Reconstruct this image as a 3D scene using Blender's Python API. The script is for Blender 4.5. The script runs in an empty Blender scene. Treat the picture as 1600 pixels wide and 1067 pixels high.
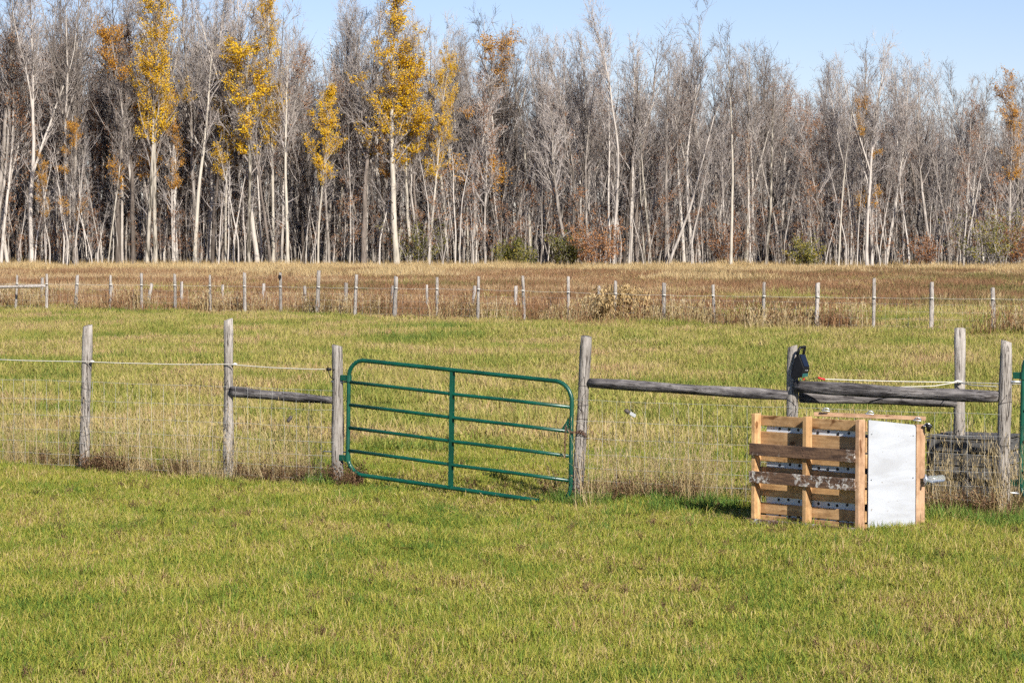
import bpy, math, random
import numpy as np
from mathutils import Vector, Matrix
random.seed(7); rng = np.random.default_rng(11)
scene = bpy.context.scene
C = scene.collection
PI = math.pi
# ------------------------------------------------------------------ camera
CAM_H = 2.7; F = 4000.0; HOR = 365.0           # eye height, focal length in photo pixels, horizon row
PITCH = math.atan((533.5 - HOR) / F)
cam_d = bpy.data.cameras.new('camera'); cam = bpy.data.objects.new('camera', cam_d); C.objects.link(cam)
cam.location = (0, 0, CAM_H); cam.rotation_euler = (PI / 2 - PITCH, 0, 0)
cam_d.sensor_width = 36; cam_d.lens = F / 1600 * 36; cam_d.clip_start = 0.5; cam_d.clip_end = 5000
scene.camera = cam
# ------------------------------------------------------------------ sky, sun, exposure
SUN_EL = math.radians(33); SUN_AZ = math.radians(26)   # azimuth: to the right of straight behind the camera
world = bpy.data.worlds.new('World'); scene.world = world; world.use_nodes = True
wn = world.node_tree
bg = wn.nodes['Background']; sky = wn.nodes.new('ShaderNodeTexSky')
sky.sky_type = 'NISHITA'; sky.sun_disc = False; sky.sun_elevation = SUN_EL
sky.sun_rotation = PI - SUN_AZ; sky.air_density = 1.0; sky.dust_density = 0.0; sky.ozone_density = 4.0; sky.altitude = 600
tint = wn.nodes.new('ShaderNodeMix'); tint.data_type = 'RGBA'; tint.blend_type = 'MULTIPLY'; tint.inputs[0].default_value = 1; tint.inputs[7].default_value = (1.0, 0.90, 1.0, 1)
wn.links.new(sky.outputs[0], tint.inputs[6]); wn.links.new(tint.outputs[2], bg.inputs[0]); bg.inputs[1].default_value = 0.063
sd = bpy.data.lights.new('sun', 'SUN'); sun = bpy.data.objects.new('sun', sd); C.objects.link(sun)
sd.energy = 4.6; sd.angle = math.radians(0.5); sd.color = (1.0, 0.94, 0.85)
sdir = Vector((math.sin(SUN_AZ) * math.cos(SUN_EL), -math.cos(SUN_AZ) * math.cos(SUN_EL), math.sin(SUN_EL)))
sun.rotation_euler = sdir.to_track_quat('Z', 'Y').to_euler()
vs = scene.view_settings; vs.view_transform = 'Standard'; vs.look = 'None'; vs.exposure = 0.92; vs.gamma = 1
cy = scene.cycles; cy.max_bounces = 4; cy.diffuse_bounces = 2; cy.glossy_bounces = 2; cy.transmission_bounces = 3; cy.use_denoising = False
cy.use_adaptive_sampling = True; cy.adaptive_threshold = 0.03; cy.adaptive_min_samples = 24
scene.render.resolution_x = 1024; scene.render.resolution_y = 682
# ------------------------------------------------------------------ pixel -> world (photo is 1600 x 1067)
def ray(px, py):
    cx = (px - 800) / F; cy = (533.5 - py) / F
    c, s = math.cos(PITCH), math.sin(PITCH)
    return Vector((cx, c + s * cy, -s + c * cy))
def ground(px, py):
    d = ray(px, py); k = -CAM_H / d.z
    return Vector((d.x * k, d.y * k, 0))
def at(px, py, Y):
    d = ray(px, py); k = Y / d.y
    return Vector((d.x * k, Y, CAM_H + d.z * k))
def relief(x, y):
    return 0.025 * np.sin(x * 0.9 + 1.3) * np.sin(y * 0.5 + 0.4) + 0.02 * np.sin(x * 0.35 + y * 0.21) - 0.13 * np.exp(-((x + 0.1) / 1.0) ** 2 - ((y - 25.5) / 2.2) ** 2)
# ------------------------------------------------------------------ mesh builder
class MB:
    def __init__(self): self.v = []; self.f = []; self.m = []; self.r = []
    def add(self, vs, fs, mi=0, r=0.0):
        b = len(self.v); self.v.extend(tuple(p) for p in vs)
        self.f.extend(tuple(i + b for i in q) for q in fs); self.m.extend([mi] * len(fs)); self.r.extend([r] * len(vs))
    def tube(self, pts, rad, n=6, caps=True, mi=0):
        pts = [Vector(p) for p in pts]; k = len(pts)
        if not hasattr(rad, '__len__'): rad = [rad] * k
        V = []; ref = None
        for i, p in enumerate(pts):
            t = (pts[min(i + 1, k - 1)] - pts[max(i - 1, 0)]).normalized()
            if ref is None:
                ref = Vector((1, 0, 0)) if abs(t.x) < 0.8 else Vector((0, 1, 0))
            a = (ref - t * ref.dot(t)).normalized(); ref = a; b = t.cross(a)
            for j in range(n):
                an = 2 * PI * j / n
                V.append(p + (a * math.cos(an) + b * math.sin(an)) * rad[i])
        Fc = []
        for i in range(k - 1):
            for j in range(n):
                j2 = (j + 1) % n
                Fc.append((i * n + j, i * n + j2, (i + 1) * n + j2, (i + 1) * n + j))
        if caps: Fc.append(tuple(range(n))[::-1]); Fc.append(tuple((k - 1) * n + j for j in range(n)))
        self.add(V, Fc, mi)
    def box(self, o, ex, ey, ez, mi=0, bev=0.0):
        """corner o, three edge vectors; bevelled edges when bev > 0"""
        o, ex, ey, ez = Vector(o), Vector(ex), Vector(ey), Vector(ez)
        if bev <= 0:
            V = [o, o + ex, o + ex + ey, o + ey]; V += [p + ez for p in V]
            Fc = [(0, 3, 2, 1), (4, 5, 6, 7), (0, 1, 5, 4), (1, 2, 6, 5), (2, 3, 7, 6), (3, 0, 4, 7)]
        else:
            A = [ex, ey, ez]; L = [a.length for a in A]; U = [a / l for a, l in zip(A, L)]
            V = []; idx = {}
            for sx in (0, 1):
                for sy in (0, 1):
                    for sz in (0, 1):
                        s = (sx, sy, sz)
                        for ax in range(3):       # vertex lying on the face normal to ax
                            p = o.copy()
                            for k in range(3):
                                t = s[k] * L[k]
                                if k != ax: t += bev if s[k] == 0 else -bev
                                p += U[k] * t
                            idx[(s, ax)] = len(V); V.append(p)
            Fc = []
            for ax in range(3):
                k1, k2 = [(1, 2), (2, 0), (0, 1)][ax]
                for sv in (0, 1):
                    q = []
                    for c1, c2 in ((0, 0), (1, 0), (1, 1), (0, 1)):
                        s = [0, 0, 0]; s[ax] = sv; s[k1] = c1; s[k2] = c2; q.append(idx[(tuple(s), ax)])
                    Fc.append(tuple(q) if sv else tuple(q[::-1]))
            for ax in range(3):                   # edges parallel to ax
                k1, k2 = [(1, 2), (2, 0), (0, 1)][ax]
                for c1 in (0, 1):
                    for c2 in (0, 1):
                        s0 = [0, 0, 0]; s0[k1] = c1; s0[k2] = c2; s1 = list(s0); s1[ax] = 1
                        s0, s1 = tuple(s0), tuple(s1)
                        q = (idx[(s0, k1)], idx[(s1, k1)], idx[(s1, k2)], idx[(s0, k2)])
                        Fc.append(q if (c1 == c2) == False else q[::-1])
            for sx in (0, 1):
                for sy in (0, 1):
                    for sz in (0, 1):
                        s = (sx, sy, sz); Fc.append((idx[(s, 0)], idx[(s, 1)], idx[(s, 2)]))
        self.add(V, Fc, mi)
    def mesh(self, name, mats, smooth=False, attr=False):
        me = bpy.data.meshes.new(name)
        me.from_pydata([tuple(p) for p in self.v], [], self.f)
        for m in (mats if isinstance(mats, (list, tuple)) else [mats]): me.materials.append(m)
        if any(self.m): me.polygons.foreach_set('material_index', self.m)
        if smooth: me.polygons.foreach_set('use_smooth', [True] * len(self.f))
        if attr:
            a = me.attributes.new('blade', 'FLOAT', 'POINT'); a.data.foreach_set('value', self.r)
        me.update(); return me
    def build(self, name, mats, parent=None, smooth=False, attr=False):
        o = bpy.data.objects.new(name, self.mesh(name, mats, smooth, attr)); C.objects.link(o)
        if parent: o.parent = parent
        return o
def tag(o, label=None, cat=None, group=None, kind=None):
    if label: o['label'] = label
    if cat: o['category'] = cat
    if group: o['group'] = group
    if kind: o['kind'] = kind
    return o
def thing(name, loc, label, cat, group=None):
    o = bpy.data.objects.new(name, None); C.objects.link(o); o.location = loc; o.empty_display_size = 0.2
    return tag(o, label, cat, group)
def rel(root):      # parts are modelled in world space, then hung on an Empty at the thing's base
    bpy.context.view_layer.update()
    for c in root.children:
        c.matrix_parent_inverse = Matrix.Translation(-root.location)
# ------------------------------------------------------------------ materials
def mat(name):
    m = bpy.data.materials.new(name); m.use_nodes = True
    nt = m.node_tree; return m, nt, nt.nodes['Principled BSDF']
def N(nt, t, **kw):
    n = nt.nodes.new(t)
    for k, v in kw.items():
        if hasattr(n, k): setattr(n, k, v)
        else: n.inputs[k].default_value = v
    return n
def L(nt, a, b): nt.links.new(a, b)
def ramp(nt, fac, stops, interp='LINEAR'):
    r = N(nt, 'ShaderNodeValToRGB'); r.color_ramp.interpolation = interp
    e = r.color_ramp.elements
    while len(e) < len(stops): e.new(0.5)
    for i, (p, c) in enumerate(stops): e[i].position = p; e[i].color = (*c, 1)
    L(nt, fac, r.inputs[0]); return r.outputs[0]
def noise(nt, vec, scale, detail=4, rough=0.55, dist=0.0):
    n = N(nt, 'ShaderNodeTexNoise'); n.inputs['Scale'].default_value = scale; n.inputs['Detail'].default_value = detail
    n.inputs['Roughness'].default_value = rough; n.inputs['Distortion'].default_value = dist
    if vec is not None: L(nt, vec, n.inputs['Vector'])
    return n.outputs[0]
def scaled(nt, vec, s):
    m = N(nt, 'ShaderNodeMapping'); m.inputs['Scale'].default_value = s; L(nt, vec, m.inputs['Vector']); return m.outputs[0]
def math_(nt, op, a, b=None, c=None):
    n = N(nt, 'ShaderNodeMath'); n.operation = op
    for i, x in enumerate((a, b, c)):
        if x is None: continue
        if isinstance(x, (int, float)): n.inputs[i].default_value = x
        else: L(nt, x, n.inputs[i])
    return n.outputs[0]
def mixc(nt, fac, a, b, mode='MIX'):
    n = N(nt, 'ShaderNodeMix'); n.data_type = 'RGBA'; n.blend_type = mode
    for s, x in ((n.inputs[0], fac), (n.inputs[6], a), (n.inputs[7], b)):
        if isinstance(x, (int, float)): s.default_value = x
        elif isinstance(x, tuple): s.default_value = (*x, 1)
        else: L(nt, x, s)
    return n.outputs[2]
def bump(nt, b, h, strength=0.5, dist=0.01):
    n = N(nt, 'ShaderNodeBump'); n.inputs['Strength'].default_value = strength; n.inputs['Distance'].default_value = dist
    L(nt, h, n.inputs['Height']); L(nt, n.outputs[0], b.inputs['Normal'])

def weathered_wood(name, stops, axis_scale, tint=0.25, crack=True):
    m, nt, b = mat(name); tc = N(nt, 'ShaderNodeTexCoord'); oi = N(nt, 'ShaderNodeObjectInfo')
    add = N(nt, 'ShaderNodeVectorMath'); L(nt, tc.outputs['Object'], add.inputs[0])
    mul = N(nt, 'ShaderNodeVectorMath'); mul.operation = 'MULTIPLY'; L(nt, oi.outputs['Random'], mul.inputs[0]); mul.inputs[1].default_value = (7, 3, 5)
    L(nt, mul.outputs[0], add.inputs[1]); v = add.outputs[0]
    g = noise(nt, scaled(nt, v, axis_scale), 1.0, 6, 0.65, 0.4)
    blot = noise(nt, v, 5.0, 4, 0.6)
    f = math_(nt, 'ADD', math_(nt, 'MULTIPLY', g, 0.75), math_(nt, 'MULTIPLY', blot, 0.3))
    col = ramp(nt, f, stops)
    fine = noise(nt, scaled(nt, v, tuple(3.0 * a for a in axis_scale)), 1.0, 3, 0.6, 0.8)
    if crack:
        ck = ramp(nt, fine, [(0.37, (0.14, 0.12, 0.11)), (0.45, (1, 1, 1))])
        col = mixc(nt, 0.85, col, ck, 'MULTIPLY')
    if not crack:
        kn_ = ramp(nt, noise(nt, scaled(nt, v, (7, 11, 11)), 1.0, 1, 0.4), [(0.70, (1, 1, 1)), (0.76, (0.42, 0.33, 0.27))])
        dirt = ramp(nt, noise(nt, v, 9, 5, 0.7), [(0.38, (0.62, 0.58, 0.55)), (0.56, (1, 1, 1))])
        col = mixc(nt, 1.0, mixc(nt, 0.8, col, dirt, 'MULTIPLY'), kn_, 'MULTIPLY')
    hs = N(nt, 'ShaderNodeHueSaturation'); L(nt, col, hs.inputs['Color'])
    L(nt, math_(nt, 'ADD', math_(nt, 'MULTIPLY', oi.outputs['Random'], tint), 1 - tint / 2), hs.inputs['Value'])
    L(nt, hs.outputs[0], b.inputs['Base Color']); b.inputs['Roughness'].default_value = 0.9; b.inputs['Specular IOR Level'].default_value = 0.15
    bump(nt, b, math_(nt, 'ADD', fine, math_(nt, 'MULTIPLY', g, 0.8)), 0.9 if crack else 0.35, 0.012 if crack else 0.004)
    return m
M_post = weathered_wood('weathered_post', [(0.3, (0.10, 0.085, 0.075)), (0.48, (0.25, 0.225, 0.20)), (0.62, (0.36, 0.33, 0.30)), (0.8, (0.47, 0.44, 0.41))], (22, 22, 1.6))
M_rail = weathered_wood('weathered_rail', [(0.36, (0.03, 0.027, 0.028)), (0.5, (0.10, 0.092, 0.092)), (0.6, (0.20, 0.185, 0.18)), (0.75, (0.36, 0.33, 0.31))], (2.2, 20, 20))
M_farpost = weathered_wood('silvered_post', [(0.3, (0.16, 0.14, 0.125)), (0.55, (0.32, 0.29, 0.26)), (0.8, (0.46, 0.42, 0.38))], (20, 20, 1.5), 0.45)
M_pine = weathered_wood('pallet_pine', [(0.28, (0.25, 0.135, 0.065)), (0.5, (0.44, 0.265, 0.125)), (0.72, (0.57, 0.375, 0.195))], (2.0, 26, 30), 0.35, False)
M_pine2 = weathered_wood('frame_pine', [(0.28, (0.24, 0.13, 0.075)), (0.5, (0.42, 0.26, 0.155)), (0.75, (0.54, 0.37, 0.24))], (2.0, 26, 30), 0.2, False)
M_crate = weathered_wood('crate_wood', [(0.3, (0.035, 0.035, 0.036)), (0.55, (0.10, 0.097, 0.095)), (0.8, (0.19, 0.185, 0.18))], (2, 22, 26), 0.5)
# lichen boards
m, nt, b = mat('lichen_board'); tc = N(nt, 'ShaderNodeTexCoord'); oi = N(nt, 'ShaderNodeObjectInfo')
ad = N(nt, 'ShaderNodeVectorMath'); L(nt, tc.outputs['Object'], ad.inputs[0]); L(nt, math_(nt, 'MULTIPLY', oi.outputs['Random'], 9.0), ad.inputs[1]); LV = ad.outputs[0]
base = ramp(nt, noise(nt, scaled(nt, LV, (4, 30, 30)), 1, 5, 0.6, 0.5), [(0.3, (0.035, 0.02, 0.015)), (0.52, (0.11, 0.06, 0.035)), (0.75, (0.22, 0.13, 0.075))])
li = ramp(nt, noise(nt, LV, 19, 6, 0.72, 0.8), [(0.50, (0, 0, 0)), (0.58, (1, 1, 1))])
big = ramp(nt, noise(nt, LV, 3.2, 2, 0.5), [(0.42, (0, 0, 0)), (0.52, (1, 1, 1))])
L(nt, mixc(nt, mixc(nt, 1.0, li, big, 'MULTIPLY'), base, (0.52, 0.49, 0.45)), b.inputs['Base Color'])
b.inputs['Roughness'].default_value = 0.95; bump(nt, b, noise(nt, LV, 40, 4), 0.7, 0.006)
M_lichen = m
def simple(name, col, rough=0.5, metal=0.0, spec=0.5, nz=0.0, nscale=8.0):
    m, nt, b = mat(name); b.inputs['Roughness'].default_value = rough; b.inputs['Metallic'].default_value = metal
    b.inputs['Specular IOR Level'].default_value = spec
    if nz:
        tc = N(nt, 'ShaderNodeTexCoord'); n = noise(nt, tc.outputs['Object'], nscale, 5, 0.6)
        lo = tuple(c * (1 - nz) for c in col); hi = tuple(min(1, c * (1 + nz)) for c in col)
        L(nt, ramp(nt, n, [(0.35, lo), (0.65, hi)]), b.inputs['Base Color'])
    else: b.inputs['Base Color'].default_value = (*col, 1)
    return m
m, nt, b = mat('green_enamel'); tc = N(nt, 'ShaderNodeTexCoord')
gc = ramp(nt, noise(nt, tc.outputs['Object'], 4, 5, 0.65), [(0.35, (0.002, 0.042, 0.026)), (0.62, (0.003, 0.072, 0.044))])
chp = ramp(nt, noise(nt, tc.outputs['Object'], 26, 4, 0.7), [(0.69, (0, 0, 0)), (0.72, (1, 1, 1))])
L(nt, mixc(nt, chp, gc, (0.17, 0.15, 0.13)), b.inputs['Base Color']); L(nt, math_(nt, 'MULTIPLY_ADD', noise(nt, tc.outputs['Object'], 7, 4), 0.5, 0.12), b.inputs['Roughness']); M_green = m
m, nt, b = mat('white_sheet'); tc = N(nt, 'ShaderNodeTexCoord')
sm = ramp(nt, noise(nt, scaled(nt, tc.outputs['Object'], (1.2, 1.2, 4)), 1.5, 5, 0.6, 0.8), [(0.35, (0.33, 0.34, 0.36)), (0.6, (0.40, 0.42, 0.455))])
sp_ = ramp(nt, noise(nt, tc.outputs['Object'], 34, 3, 0.7), [(0.66, (1, 1, 1)), (0.73, (0.55, 0.47, 0.38))])
L(nt, mixc(nt, 1.0, sm, sp_, 'MULTIPLY'), b.inputs['Base Color']); b.inputs['Roughness'].default_value = 0.4; M_white = m
bump(nt, b, noise(nt, tc.outputs['Object'], 2.5, 2), 0.25, 0.02)
M_liner = simple('white_liner', (0.55, 0.58, 0.62), 0.5, 0, 0.4, 0.08, 3)
M_black = simple('black_plastic', (0.008, 0.008, 0.009), 0.5, 0, 0.25, 0.3, 20)
M_solar = simple('solar_cell', (0.009, 0.013, 0.026), 0.3, 0, 0.4, 0.2, 9)
M_galv = simple('galvanised_wire', (0.46, 0.46, 0.44), 0.55, 0.3, 0.5, 0.3, 6)
M_steel = simple('zinc_steel', (0.45, 0.47, 0.50), 0.38, 0.8, 0.5, 0.3, 18)
M_rust = simple('rusty_chain', (0.13, 0.07, 0.045), 0.7, 0.4, 0.4, 0.5, 30)
M_rope = simple('white_polyrope', (0.52, 0.50, 0.45), 0.8, 0, 0.2, 0.1, 40)
M_tagm = simple('tag_plastic', (0.34, 0.35, 0.36), 0.5)
M_red = simple('red_plastic', (0.55, 0.02, 0.025), 0.4)
M_teal = simple('teal_plastic', (0.02, 0.10, 0.09), 0.4)
M_hole = simple('dark_hole', (0.012, 0.012, 0.013), 0.8)
m, nt, b = mat('clear_plastic'); b.inputs['Base Color'].default_value = (0.72, 0.74, 0.75, 1); b.inputs['Roughness'].default_value = 0.12
b.inputs['Transmission Weight'].default_value = 0.8; M_clear = m

def foliage(name, stops, patch=None, trans=0.3, bladew=0.55, patchw=0.45, pscale=0.35, rnd=0.25, rough=0.7, xgrad=0.0):
    """blade colour from its own random value, a world-space patch noise and a per-instance random"""
    m, nt, b = mat(name); out = nt.nodes['Material Output']
    at_ = N(nt, 'ShaderNodeAttribute'); at_.attribute_name = 'blade'
    ge = N(nt, 'ShaderNodeNewGeometry'); oi = N(nt, 'ShaderNodeObjectInfo')
    p1 = noise(nt, ge.outputs['Position'], pscale, 2, 0.62)
    p = math_(nt, 'MULTIPLY_ADD', p1, 2.4, -0.7)
    f = math_(nt, 'ADD', math_(nt, 'MULTIPLY', at_.outputs['Fac'], bladew), math_(nt, 'MULTIPLY', p, patchw))
    f = math_(nt, 'ADD', f, math_(nt, 'MULTIPLY_ADD', oi.outputs['Random'], rnd, -rnd / 2))
    if xgrad:
        sp = N(nt, 'ShaderNodeSeparateXYZ'); L(nt, ge.outputs['Position'], sp.inputs[0]); f = math_(nt, 'MULTIPLY_ADD', sp.outputs['X'], xgrad, f)
    col = ramp(nt, f, stops)
    L(nt, col, b.inputs['Base Color']); b.inputs['Roughness'].default_value = rough; b.inputs['Specular IOR Level'].default_value = 0.25
    tr = N(nt, 'ShaderNodeBsdfTranslucent'); L(nt, col, tr.inputs['Color'])
    mx = N(nt, 'ShaderNodeMixShader'); mx.inputs[0].default_value = trans
    L(nt, b.outputs[0], mx.inputs[1]); L(nt, tr.outputs[0], mx.inputs[2]); L(nt, mx.outputs[0], out.inputs['Surface'])
    return m
M_gleaf = foliage('olive_leaf', [(0.0, (0.06, 0.07, 0.018)), (0.5, (0.15, 0.15, 0.03)), (0.8, (0.30, 0.25, 0.04)), (1.0, (0.42, 0.30, 0.05))], pscale=0.8, trans=0.3, rnd=0.2)
M_lawn = foliage('pasture_grass', [(0.0, (0.07, 0.14, 0.022)), (0.25, (0.165, 0.225, 0.028)), (0.5, (0.30, 0.295, 0.04)), (0.68, (0.38, 0.325, 0.075)), (0.84, (0.50, 0.40, 0.18)), (0.92, (0.40, 0.25, 0.13)), (1.0, (0.15, 0.075, 0.04))], pscale=0.8, bladew=0.62, patchw=0.42)
M_field = foliage('field_grass', [(0.0, (0.085, 0.145, 0.026)), (0.24, (0.175, 0.215, 0.037)), (0.47, (0.29, 0.28, 0.06)), (0.7, (0.40, 0.325, 0.11)), (0.9, (0.47, 0.36, 0.18)), (1.0, (0.36, 0.22, 0.12))], pscale=0.28, bladew=0.42, patchw=0.75)
M_meadow = foliage('brown_meadow', [(0.05, (0.16, 0.155, 0.045)), (0.3, (0.20, 0.14, 0.06)), (0.5, (0.23, 0.115, 0.058)), (0.75, (0.32, 0.19, 0.095)), (1.0, (0.46, 0.34, 0.19))], pscale=0.07, bladew=0.38, patchw=0.8, xgrad=-0.006)
M_tan = foliage('tan_grass', [(0.0, (0.27, 0.19, 0.09)), (0.4, (0.45, 0.325, 0.155)), (0.7, (0.58, 0.44, 0.23)), (1.0, (0.64, 0.52, 0.32))], pscale=0.15, bladew=0.6, patchw=0.35)
M_dry = foliage('dry_stalks', [(0.0, (0.17, 0.15, 0.04)), (0.35, (0.34, 0.25, 0.11)), (0.7, (0.47, 0.36, 0.19)), (1.0, (0.55, 0.45, 0.28))], pscale=0.5, bladew=0.7, patchw=0.3)
M_weed = foliage('brown_weed', [(0.0, (0.07, 0.04, 0.022)), (0.5, (0.15, 0.085, 0.045)), (1.0, (0.27, 0.17, 0.09))], pscale=0.6)
M_corn = foliage('straw_plant', [(0.0, (0.36, 0.24, 0.10)), (0.6, (0.52, 0.38, 0.19)), (1.0, (0.6, 0.47, 0.27))], pscale=0.6)

# ground: thatch and soil under the grass, changing with distance like the field does
m, nt, b = mat('field_ground'); ge = N(nt, 'ShaderNodeNewGeometry'); sx = N(nt, 'ShaderNodeSeparateXYZ'); L(nt, ge.outputs['Position'], sx.inputs[0])
wob = noise(nt, ge.outputs['Position'], 0.08, 3); yy = math_(nt, 'ADD', sx.outputs['Y'], math_(nt, 'MULTIPLY_ADD', wob, 16, -8))
zone = ramp(nt, math_(nt, 'DIVIDE', yy, 300), [(0.25, (0.13, 0.15, 0.035)), (0.31, (0.17, 0.12, 0.045)), (0.5, (0.20, 0.125, 0.055)), (0.55, (0.36, 0.26, 0.13)), (0.62, (0.30, 0.21, 0.11)), (0.66, (0.07, 0.05, 0.034))])
fine = noise(nt, ge.outputs['Position'], 3.0, 8, 0.7)
L(nt, mixc(nt, 1.0, zone, ramp(nt, fine, [(0.3, (0.45, 0.45, 0.45)), (0.7, (1.3, 1.2, 1.15))]), 'MULTIPLY'), b.inputs['Base Color'])
b.inputs['Roughness'].default_value = 1; b.inputs['Specular IOR Level'].default_value = 0.05; M_ground = m

def bark(name, stops, rscale=0.5):
    m, nt, b = mat(name); tc = N(nt, 'ShaderNodeTexCoord'); oi = N(nt, 'ShaderNodeObjectInfo')
    n = noise(nt, scaled(nt, tc.outputs['Object'], (5, 5, 0.9)), 1.0, 2, 0.65, 0.0)
    f = math_(nt, 'ADD', n, math_(nt, 'MULTIPLY_ADD', oi.outputs['Random'], rscale, -rscale / 2))
    L(nt, ramp(nt, f, stops), b.inputs['Base Color']); b.inputs['Roughness'].default_value = 0.95; b.inputs['Specular IOR Level'].default_value = 0.1
    return m
M_bark = bark('grey_bark', [(0.15, (0.085, 0.07, 0.058)), (0.37, (0.24, 0.212, 0.186)), (0.59, (0.41, 0.37, 0.33)), (0.92, (0.54, 0.495, 0.445))], 0.65)
M_dbark = bark('dark_bark', [(0.2, (0.05, 0.04, 0.033)), (0.5, (0.12, 0.10, 0.085)), (0.8, (0.22, 0.185, 0.16))])
M_abark = bark('aspen_bark', [(0.3, (0.08, 0.07, 0.055)), (0.4, (0.30, 0.27, 0.225)), (0.6, (0.43, 0.39, 0.325)), (0.9, (0.53, 0.48, 0.41))], 0.35)
M_twig = bark('grey_twig', [(0.2, (0.14, 0.119, 0.104)), (0.5, (0.262, 0.230, 0.210)), (0.8, (0.38, 0.342, 0.318))])
M_yleaf = foliage('yellow_leaf', [(0.0, (0.38, 0.21, 0.014)), (0.45, (0.72, 0.44, 0.016)), (0.8, (0.83, 0.555, 0.03)), (1.0, (0.50, 0.42, 0.05))], pscale=0.5, trans=0.4, rnd=0.1)
M_oleaf = foliage('orange_leaf', [(0.0, (0.22, 0.10, 0.02)), (0.4, (0.50, 0.24, 0.03)), (0.75, (0.64, 0.34, 0.04)), (1.0, (0.30, 0.22, 0.06))], pscale=0.5, trans=0.35, rnd=0.2)
M_rleaf = foliage('rust_leaf', [(0.0, (0.13, 0.055, 0.025)), (0.5, (0.33, 0.15, 0.06)), (1.0, (0.44, 0.23, 0.09))], pscale=0.5, trans=0.3, rnd=0.2)

# ------------------------------------------------------------------ ground sheet
def ground_sheet():
    xs = np.concatenate([[-1500, -600, -250, -120, -60], np.arange(-30, 31, 1.0), [60, 120, 250, 600, 1500]])
    ys = np.concatenate([[-600, -200, -60, -10], np.arange(5, 110, 1.0), np.arange(115, 300, 8), [400, 800, 1800, 3500]])
    X, Y = np.meshgrid(xs, ys); Z = relief(X, Y)
    v = np.stack([X.ravel(), Y.ravel(), Z.ravel()], 1); nx = len(xs)
    f = [(j * nx + i, j * nx + i + 1, (j + 1) * nx + i + 1, (j + 1) * nx + i) for j in range(len(ys) - 1) for i in range(nx - 1)]
    me = bpy.data.meshes.new('ground'); me.from_pydata(v.tolist(), [], f); me.materials.append(M_ground)
    me.polygons.foreach_set('use_smooth', [True] * len(f))
    o = bpy.data.objects.new('ground', me); C.objects.link(o); tag(o, kind='structure'); return o
ground_sheet()

# ------------------------------------------------------------------ instancing for uncountable stuff
src_cols = {}
def source_collection(name, meshes):
    col = bpy.data.collections.new(name)
    for i, me in enumerate(meshes):
        o = bpy.data.objects.new(me.name, me); col.objects.link(o)
    return col
def scatter(name, pts, rot, scl, idx, col, label, cat, mate):
    """one object whose points carry rotation, scale and which tuft to use"""
    me = bpy.data.meshes.new(name); me.from_pydata(np.asarray(pts).tolist(), [], [])
    n = len(pts)
    a = me.attributes.new('rot', 'FLOAT_VECTOR', 'POINT'); a.data.foreach_set('vector', np.asarray(rot, dtype=np.float32).ravel())
    a = me.attributes.new('scl', 'FLOAT_VECTOR', 'POINT'); a.data.foreach_set('vector', np.asarray(scl, dtype=np.float32).ravel())
    a = me.attributes.new('pick', 'INT', 'POINT'); a.data.foreach_set('value', np.asarray(idx, dtype=np.int32))
    o = bpy.data.objects.new(name, me); C.objects.link(o); me.materials.append(mate)
    ng = bpy.data.node_groups.new(name, 'GeometryNodeTree')
    ng.interface.new_socket('Geometry', in_out='INPUT', socket_type='NodeSocketGeometry'); ng.interface.new_socket('Geometry', in_out='OUTPUT', socket_type='NodeSocketGeometry')
    gi = ng.nodes.new('NodeGroupInput'); go = ng.nodes.new('NodeGroupOutput')
    ip = ng.nodes.new('GeometryNodeInstanceOnPoints'); ci = ng.nodes.new('GeometryNodeCollectionInfo')
    ci.inputs['Collection'].default_value = col; ci.inputs['Separate Children'].default_value = True; ci.inputs['Reset Children'].default_value = True
    def named(nm, ty):
        q = ng.nodes.new('GeometryNodeInputNamedAttribute'); q.data_type = ty; q.inputs['Name'].default_value = nm; return q.outputs['Attribute']
    mp = ng.nodes.new('GeometryNodeMeshToPoints')
    ng.links.new(gi.outputs[0], mp.inputs[0]); ng.links.new(mp.outputs[0], ip.inputs['Points'])
    ng.links.new(ci.outputs[0], ip.inputs['Instance']); ip.inputs['Pick Instance'].default_value = True
    ng.links.new(named('pick', 'INT'), ip.inputs['Instance Index'])
    e2r = ng.nodes.new('FunctionNodeEulerToRotation'); ng.links.new(named('rot', 'FLOAT_VECTOR'), e2r.inputs[0]); ng.links.new(e2r.outputs[0], ip.inputs['Rotation'])
    ng.links.new(named('scl', 'FLOAT_VECTOR'), ip.inputs['Scale']); ng.links.new(ip.outputs[0], go.inputs[0])
    md = o.modifiers.new('scatter', 'NODES'); md.node_group = ng
    return tag(o, label, cat, kind='stuff')
def view_points(y0, y1, per_m2, margin=2.5):
    """random ground points in the wedge the camera (and a step to its side) can see"""
    area = 0; w = lambda y: y * 0.2 + margin
    n = int((w(y0) + w(y1)) * (y1 - y0) * per_m2)
    y = rng.uniform(y0, y1, n * 2); keep = rng.uniform(0, w(y1), n * 2) < w(y); y = y[keep][:n]
    x = rng.uniform(-1, 1, len(y)) * w(y)
    return np.stack([x, y, relief(x, y)], 1)
def jitter_points(y0, y1, st, margin=2.5):
    w = y1 * .2 + margin; gx, gy = np.meshgrid(np.arange(-w, w, st), np.arange(y0, y1, st))
    x = gx.ravel() + rng.uniform(-.5, .5, gx.size) * st; y = gy.ravel() + rng.uniform(-.5, .5, gx.size) * st; k = np.abs(x) < y * .2 + margin; x, y = x[k], y[k]
    return np.stack([x, y, relief(x, y)], 1)
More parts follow.
